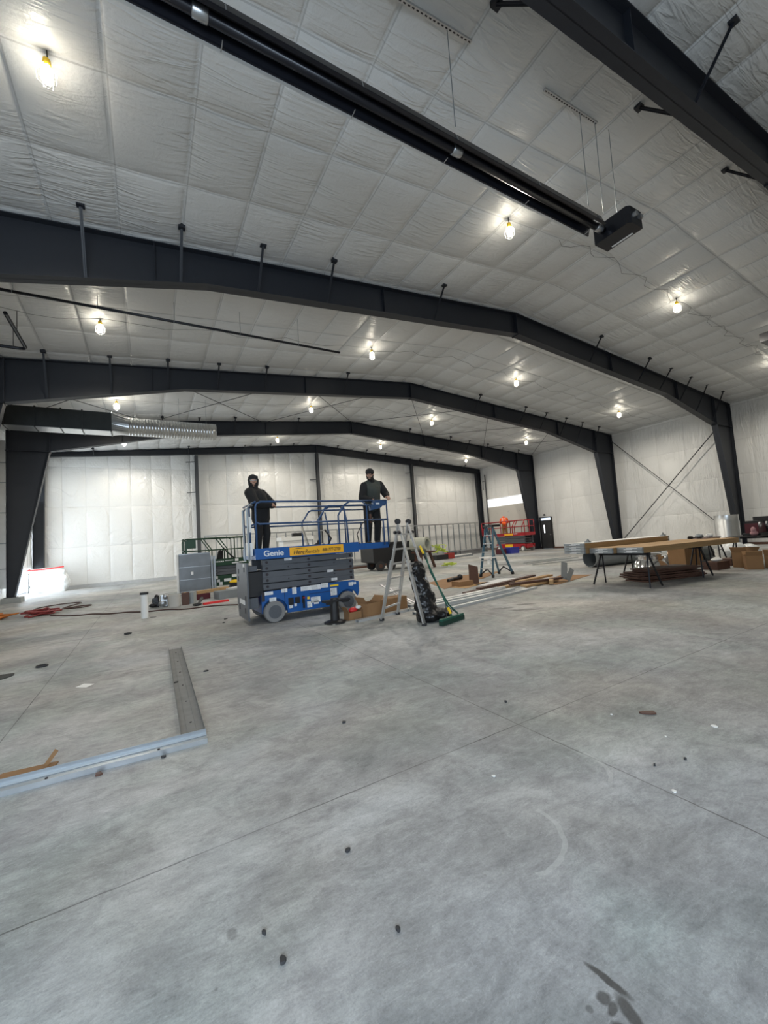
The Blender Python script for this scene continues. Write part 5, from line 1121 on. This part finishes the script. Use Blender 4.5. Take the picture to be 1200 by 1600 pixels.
# white workbench/cabinet glimpsed behind the blue rail
t = thing('white_cart', 'white box cart glimpsed through the blue rails behind the hooded person', 'cart', (7.0, 22, 0))
MB().bb(6.3, 7.9, 21.8, 22.6, .55, 1.75).build('cart_body', 'white', t); MB().bb(6.2, 8.0, 21.7, 22.7, 1.75, 1.95).build('cart_lid', 'white', t); MB().bb(6.5, 7.7, 21.78, 21.8, .8, 1.5).build('front_panel', 'decal', t)
for x in (6.4, 7.8):
    for y in (21.9, 22.5): MB().lathe((x, y, .12), [(.05, -.04), (.12, -.04), (.12, .04), (.05, .04)], 14, 'y').build('wheel', 'rubber', t)
q = MB()
for x in (6.4, 7.8):
    for y in (21.9, 22.5): q.bb(x-.03, x+.03, y-.03, y+.03, .2, .55)
q.build('cart_leg', 'alu', t)
o = MB().bb(6.9, 7.5, 21.9, 22.2, 1.955, 2.15).build('tool_box', 'black'); rebase(o, (7.2, 22.05, 1.955)); tag(o, 'small black tool box on the white cart', 'tool box')
o = MB().bb(7.8, 13, 20.0, 20.3, 0, .1).build('loose_plank', 'darkwood'); rebase(o, (10, 20.15, 0)); tag(o, 'long dark plank on the floor behind the dump bin', 'plank')
o = MB().bb(7.9, 12.6, 20.5, 20.8, 0, .16).build('metal_profile', 'galv_dull'); rebase(o, (10, 20.65, 0)); tag(o, 'long grey metal profile behind the dark plank and dump bin', 'profile')

# ------------------------------------------------------------------ left side
t = thing('sheet_metal_panel', 'grey galvanised sheet-metal panel standing upright before the green lift', 'panel', (1.4, 15.9, 0))
q = MB(); q.bb(.92, 1.92, 15.86, 16.1, 0.0, 1.42)
q.build('panel_body', 'panelz', t)
q = MB()
for z in (.12, .52, .95, 1.40): q.bb(.91, 1.93, 15.848, 15.862, z-.008, z+.008)
q.build('cross_ribs', 'galv', t); MB().bb(1.28, 1.36, 15.852, 15.86, .68, .78).build('label_sticker', 'decal', t)
MB().bb(.85, .91, 15.9, 16.1, 0, 1.40).build('white_edge', 'white', t)
o = MB().bb(1.95, 2.0, 15.9, 16.1, 0, 1.3).bb(2.03, 2.1, 15.9, 16.1, 0, 1.28).build('metal_profiles', 'galv'); rebase(o, (2.0, 16, 0)); tag(o, 'two upright silver profiles between the grey panel and the green lift', 'profile')
t = thing('floor_pipe_stub', 'white upright pipe stub with a black cap rising from the floor', 'pipe', (-.1, 11.2, 0))
MB().lathe((-.1, 11.2, 0), [(.075, 0), (.075, .55)], 20).build('pipe', 'white', t, True, 40); MB().lathe((-.1, 11.2, .545), [(.088, 0), (.088, .05), (.0, .055)], 20).build('cap', 'rubber', t, True, 40)
q = MB(); q.prism([(-.0, 11.15), (.12, 11.1), (.14, 11.16), (.02, 11.22)], .001, .006, 'z'); q.build('chip', 'rubber', t)
o = blob('black_sack', [('b', (.15, 13.2, .13), (.17, .14, .25)), ('e', V3(.18, 13.2, .25), (.07, .07, .1)), ('e', V3(.1, 13.2, .06), (.12, .1, .06))], 'trash', None, Matrix(), .012, 1); rebase(o, (.15, 13.2, 0)); tag(o, 'small black sack standing left of the grey sack', 'sack')
o = blob('grey_sack', [('b', (.36, 13.1, .17), (.19, .13, .33)), ('e', V3(.33, 13.1, .1), (.12, .09, .1)), ('e', V3(.39, 13.08, .28), (.08, .07, .09))], 'galv', None, Matrix(), .012, 1); rebase(o, (.36, 13.1, 0)); tag(o, 'crinkled grey sack between the black sack and the beige bucket', 'sack')
t = thing('bucket', 'beige plastic bucket on the floor left of the metal panel', 'bucket', (.6, 12.85, 0))
MB().lathe((.6, 12.85, 0), [(.0, 0), (.145, 0), (.165, .33), (.155, .33), (.14, .03)], 24, cap=False).build('pail', 'plaster', t, True, 40); MB().lathe((.6, 12.85, .30), [(.165, 0), (.175, 0), (.175, .02), (.165, .02)], 24, cap=False).build('rim', 'plaster', t)
carton('cardboard_box', 'small dark brown box right of the beige bucket', (.88, 12.95, 0), (.18, .2, .34), 0, False, mt='darkwood')
o = MB().bar((1.02, 13.0, .16), (1.12, 13.3, .16), .16, .32).build('stone_block', 'concrete'); rebase(o, (1.05, 13.1, 0)); tag(o, 'grey upright block right of the small dark brown box', 'block')
longbar('wood_plank', (1.25, 13.9, .17), (2.2, 14.15, .19), .16, .09, 'wood', 'tan plank resting on red metal left of the blue lift', 'plank')
longbar('steel_beam', (1.2, 13.85, .0), (1.6, 13.95, .0), .3, .17, 'maroon', 'dark red metal block under the tan plank', 'block')
longbar('white_offcut', (2.15, 14.0, .18), (2.75, 14.2, .2), .2, .06, 'decal', 'pale offcut right of the tan plank', 'offcut')
longbar('duct_section', (1.75, 13.3, 0), (3.2, 13.7, 0), .4, .24, 'galv_dull', 'grey sheet-metal duct piece lying beside the blue lift', 'duct')
longbar('pry_bar', (1.28, 12.35, 0), (1.95, 12.5, 0), .12, .05, 'redbag', 'red hand tool lying on the floor left of the blue lift', 'tool')
o = blob('dark_tool', [('e', V3(1.12, 12.3, .04), (.12, .07, .04)), ('c', V3(1.15, 12.3, .05), V3(1.3, 12.9, .12), .03, .05)], 'black', None, Matrix(), .01, 1); rebase(o, (1.12, 12.3, 0)); tag(o, 'black hand tool beside the red one', 'tool')
def cord(name, pts, r, mt, label, cat='cord', grp=None):
    P_ = [Vector(p) for p in pts]; out = []
    for i in range(len(P_)-1):
        p0, p1, p2, p3 = P_[max(i-1, 0)], P_[i], P_[i+1], P_[min(i+2, len(P_)-1)]
        for k in range(6):
            u = k/6; out.append(0.5*((2*p1)+(p2-p0)*u+(2*p0-5*p1+4*p2-p3)*u*u+(3*p1-p0-3*p2+p3)*u**3))
    out.append(P_[-1]); o = MB().tube(out, r, 6).build(name, mt, None, True); rebase(o, P_[0]); tag(o, label, cat, grp); return o
cord('extension_cord', [(-2.3, 14.2, .015), (-1.7, 13.5, .015), (-1.3, 13.35, .015), (-.9, 12.9, .015), (-.5, 12.75, .015), (-.05, 12.3, .015), (.35, 12.25, .015), (.8, 11.8, .015), (1.4, 11.75, .015), (2.0, 11.3, .015)], .018, 'cord_dark', 'dark cord running across the floor toward the blue lift')
random.seed(5)
def tangle(name, c, rx, ry, n, mt, label, r=.02, h=.12):
    pts = []
    for i in range(n):
        a = i*2.4+random.uniform(-.5, .5); k = .4+.6*random.random(); pts.append((c[0]+rx*k*math.cos(a), c[1]+ry*k*math.sin(a), .02+h*random.random()))
    cord(name, pts, r, mt, label)
tangle('extension_cord', (-2.6, 14.9), .45, .75, 26, 'cord_red', 'tangled dark red cord beside the orange one at the left')
tangle('extension_cord', (-3.6, 14.9), .6, .6, 22, 'cord_orange', 'tangled orange cord at the left edge of the floor')
cord('extension_cord', [(-2.9, 15.6, .015), (-3.1, 16.9, .015), (-2.6, 17.6, .015), (-2.0, 17.4, .015), (-2.3, 16.0, .015), (-1.8, 15.6, .015), (-1.6, 16.1, .02), (-2.1, 15.8, .03), (-2.5, 15.3, .03)], .018, 'cord_dark', 'thin looped brown cord behind the red tangle')
# plastic-wrapped pile in the door opening and hanging film
t = thing('wrapped_pile', 'white plastic-wrapped pile with a red band before the left door opening', 'pile', (-4.3, 25.9, 0))
o = blob('film_cover', [('b', (-4.25, 25.95, .52), (1.35, .75, 1.04)), ('e', V3(-3.65, 25.9, .45), (.25, .45, .42)), ('e', V3(-4.4, 25.9, 1.05), (.7, .4, .14))], 'film', t, Matrix(), .05, 3)
tx2 = bpy.data.textures.new('folds', 'CLOUDS'); tx2.noise_scale = 0.35; tx2.noise_depth = 2
dm = o.modifiers.new('folds', 'DISPLACE'); dm.texture = tx2; dm.strength = 0.16
q = MB(); q.tube([(-5.0, 25.42, 1.12), (-4.5, 25.40, 1.12), (-4.0, 25.42, 1.16), (-3.6, 25.5, 1.2)], .035, 6); q.build('red_band', 'redbag', t)
def drape(name, O, U, W_, Hh, mt, amp, seed, label):
    rnd = random.Random(seed); n, k = 40, 30; vs = []; ph = [rnd.uniform(0, 6) for _ in range(6)]
    for i in range(n+1):
        for j in range(k+1):
            u, v = i/n, j/k
            d = amp*(math.sin(9*u+ph[0]+2*v)+.6*math.sin(23*u+ph[1]-3*v)+.4*math.sin(14*v+ph[2]+5*u))
            p = Vector(O)+Vector(U)*W_*u+V3(0, 0, Hh*(1-v)); p.x += d; vs.append(p)
    q = MB(); q.add(vs, [(i*(k+1)+j, (i+1)*(k+1)+j, (i+1)*(k+1)+j+1, i*(k+1)+j+1) for i in range(n) for j in range(k)])
    o = q.build(name, mt, None, True); sm = o.modifiers.new('th', 'SOLIDIFY'); sm.thickness = .004; rebase(o, O); tag(o, label, 'plastic sheet'); return o
drape('plastic_sheet', (-5.0, 24.9, 1.2), (0, 1, 0), 1.7, 3.3, 'film', .03, 3, 'white plastic sheet hanging in the bright left door opening')

# ------------------------------------------------------------------ near floor: track, scraps
def track(p, q_, w_, label, mw='galv_dull', mf='galv'):
    p = Vector(p); q_ = Vector(q_); d = (q_-p).normalized(); a = d.cross(V3(0, 0, 1)).normalized()
    t = thing('floor_track', label, 'metal track', tuple(p), 'floor tracks')
    m_ = MB(); m_.bar(p+V3(0, 0, .003), q_+V3(0, 0, .003), w_, .005); m_.bar(p+a*w_*.2+V3(0, 0, .008), q_+a*w_*.2+V3(0, 0, .008), .01, .006); m_.bar(p-a*w_*.2+V3(0, 0, .008), q_-a*w_*.2+V3(0, 0, .008), .01, .006); m_.build('web', mw, t)
    for s_ in (-1, 1): MB().bar(p+a*s_*w_/2+V3(0, 0, .018), q_+a*s_*w_/2+V3(0, 0, .018), .003, .036).build('flange', mf, t)
    m_ = MB(); n = int((q_-p).length/.55)
    for i in range(n): c = p.lerp(q_, (i+.5)/n); m_.lathe(c+V3(0, 0, .004), [(.009, 0), (.009, .006), (.0, .008)], 8)
    m_.build('anchor_bolt', 'ink', t)
track((-1.6, 3.68, 0), (.36, 3.57, 0), .19, 'blue-grey steel floor track running to the left edge')
track((.275, 3.68, 0), (.32, 7.1, 0), .17, 'dull grey steel floor track running away from the camera', 'trackdark', 'trackdark')
def chip(name, x, y, r, mt, label, cat, grp=None, h=.012, seed=0, sx=1.0, rot=0):
    rnd = random.Random(seed); n = 9
    pts = []
    for i in range(n):
        a = 2*PI*i/n; k = r*(.7+.5*rnd.random()); px, py = k*math.cos(a)*sx, k*math.sin(a); pts.append((x+px*math.cos(rot)-py*math.sin(rot), y+px*math.sin(rot)+py*math.cos(rot)))
    o = MB().prism(pts, .0008, h, 'z').build(name, mt); rebase(o, (x, y, 0)); tag(o, label, cat, grp); return o
flat('paper_slip', ((-.75, 5.93), (-.64, 5.83), (-.57, 5.93), (-.68, 6.03)), 'white', 'small white paper slip on the floor left of the grey track', 'paper', .001)
o = MB(); o.tube([(-1.31+.06*math.cos(2*PI*i/20), 7.46+.06*math.sin(2*PI*i/20), .014) for i in range(21)], .012, 8, cap=False); o = o.build('rubber_ring', 'rubber', None, True); rebase(o, (-1.31, 7.46, 0)); tag(o, 'black rubber ring on the floor near the left floor joint', 'ring')
o = MB(); o.tube([(-.36+.05*math.cos(2*PI*i/20), 9.2+.05*math.sin(2*PI*i/20), .014) for i in range(21)], .014, 8, cap=False); o = o.build('rubber_ring', 'rubber', None, True); rebase(o, (-.36, 9.2, 0)); tag(o, 'small black ring on the floor below the white pipe stub', 'ring')
chip('blue_rag', -1.72, 7.2, .16, 'duct_dark', 'flat bluish rag at the left edge of the floor', 'rag', None, .01, 3, 1.3)
t = thing('torn_cardboard', 'curled torn cardboard strip at the left end of the near track', 'cardboard', (-.8, 3.85, 0)); MB().prism([(-1.0, 3.79), (-.6, 3.80), (-.59, 3.86), (-.9, 3.9)], .002, .01, 'z').build('strip', 'card', t); MB().bar((-.66, 3.83, .01), (-.60, 3.86, .09), .05, .006).build('curled_end', 'card', t)
Gd = 'dark crumbs on the floor'; Gp = 'white chips on the floor'
for i, (x, y, r, lab) in enumerate(((.77, 1.87, .014, 'dark crumb on the floor left of centre, farther of two in a pair'), (.37, 1.54, .016, 'large dark crumb on the near floor, lower left'), (.34, 1.68, .009, 'small dark crumb above the large one, lower left'), (1.32, 3.13, .018, 'dark crumb in the middle of the floor'), (2.58, 2.61, .015, 'dark crumb right of the centre of the floor'), (.76, 1.41, .010, 'small dark crumb near the bottom centre'),
        (.57, 5.5, .03, 'curled dark crumb right of the far track end'), (.24, 5.27, .035, 'dark lump lying on the far grey track'), (-.32, 3.46, .03, 'brown lump at the near edge of the near track'), (.06, 3.44, .02, 'dark lump at the near track, toward its corner'), (1.28, 8.86, .03, 'dark crumb left of the blue lift wheel'), (1.38, 9.3, .05, 'dark block near the left end of the blue lift'),
        (2.75, 1.35, .010, 'dark crumb at the right side of the near floor'), (2.55, 1.42, .008, 'tiny dark crumb at the right side of the near floor'))):
    chip('floor_crumb', x, y, r*.7, 'rubber' if i != 8 else 'darkwood', lab, 'crumb', Gd, .012, i, 1.3, i)
for i, (x, y, r, lab) in enumerate(((3.34, 1.43, .018, 'largest white chip on the floor, at the right'), (2.38, 1.24, .012, 'white chip on the floor near the lower right joint'), (1.73, 1.90, .010, 'pinkish white chip near the floor centre'), (2.95, 1.55, .007, 'tiny white chip left of the largest one'), (3.0, 1.95, .008, 'tiny white chip farther back, right of centre'), (2.95, 1.02, .008, 'tiny white chip at the right edge'))):
    chip('floor_chip', x, y, r, 'white', lab, 'chip', Gp, .006, 20+i)
chip('wood_splinter', 3.22, 1.80, .03, 'darkwood', 'brown splinter on the floor at the right, farther than the white chips', 'splinter', None, .012, 40, 1.8, -.6)
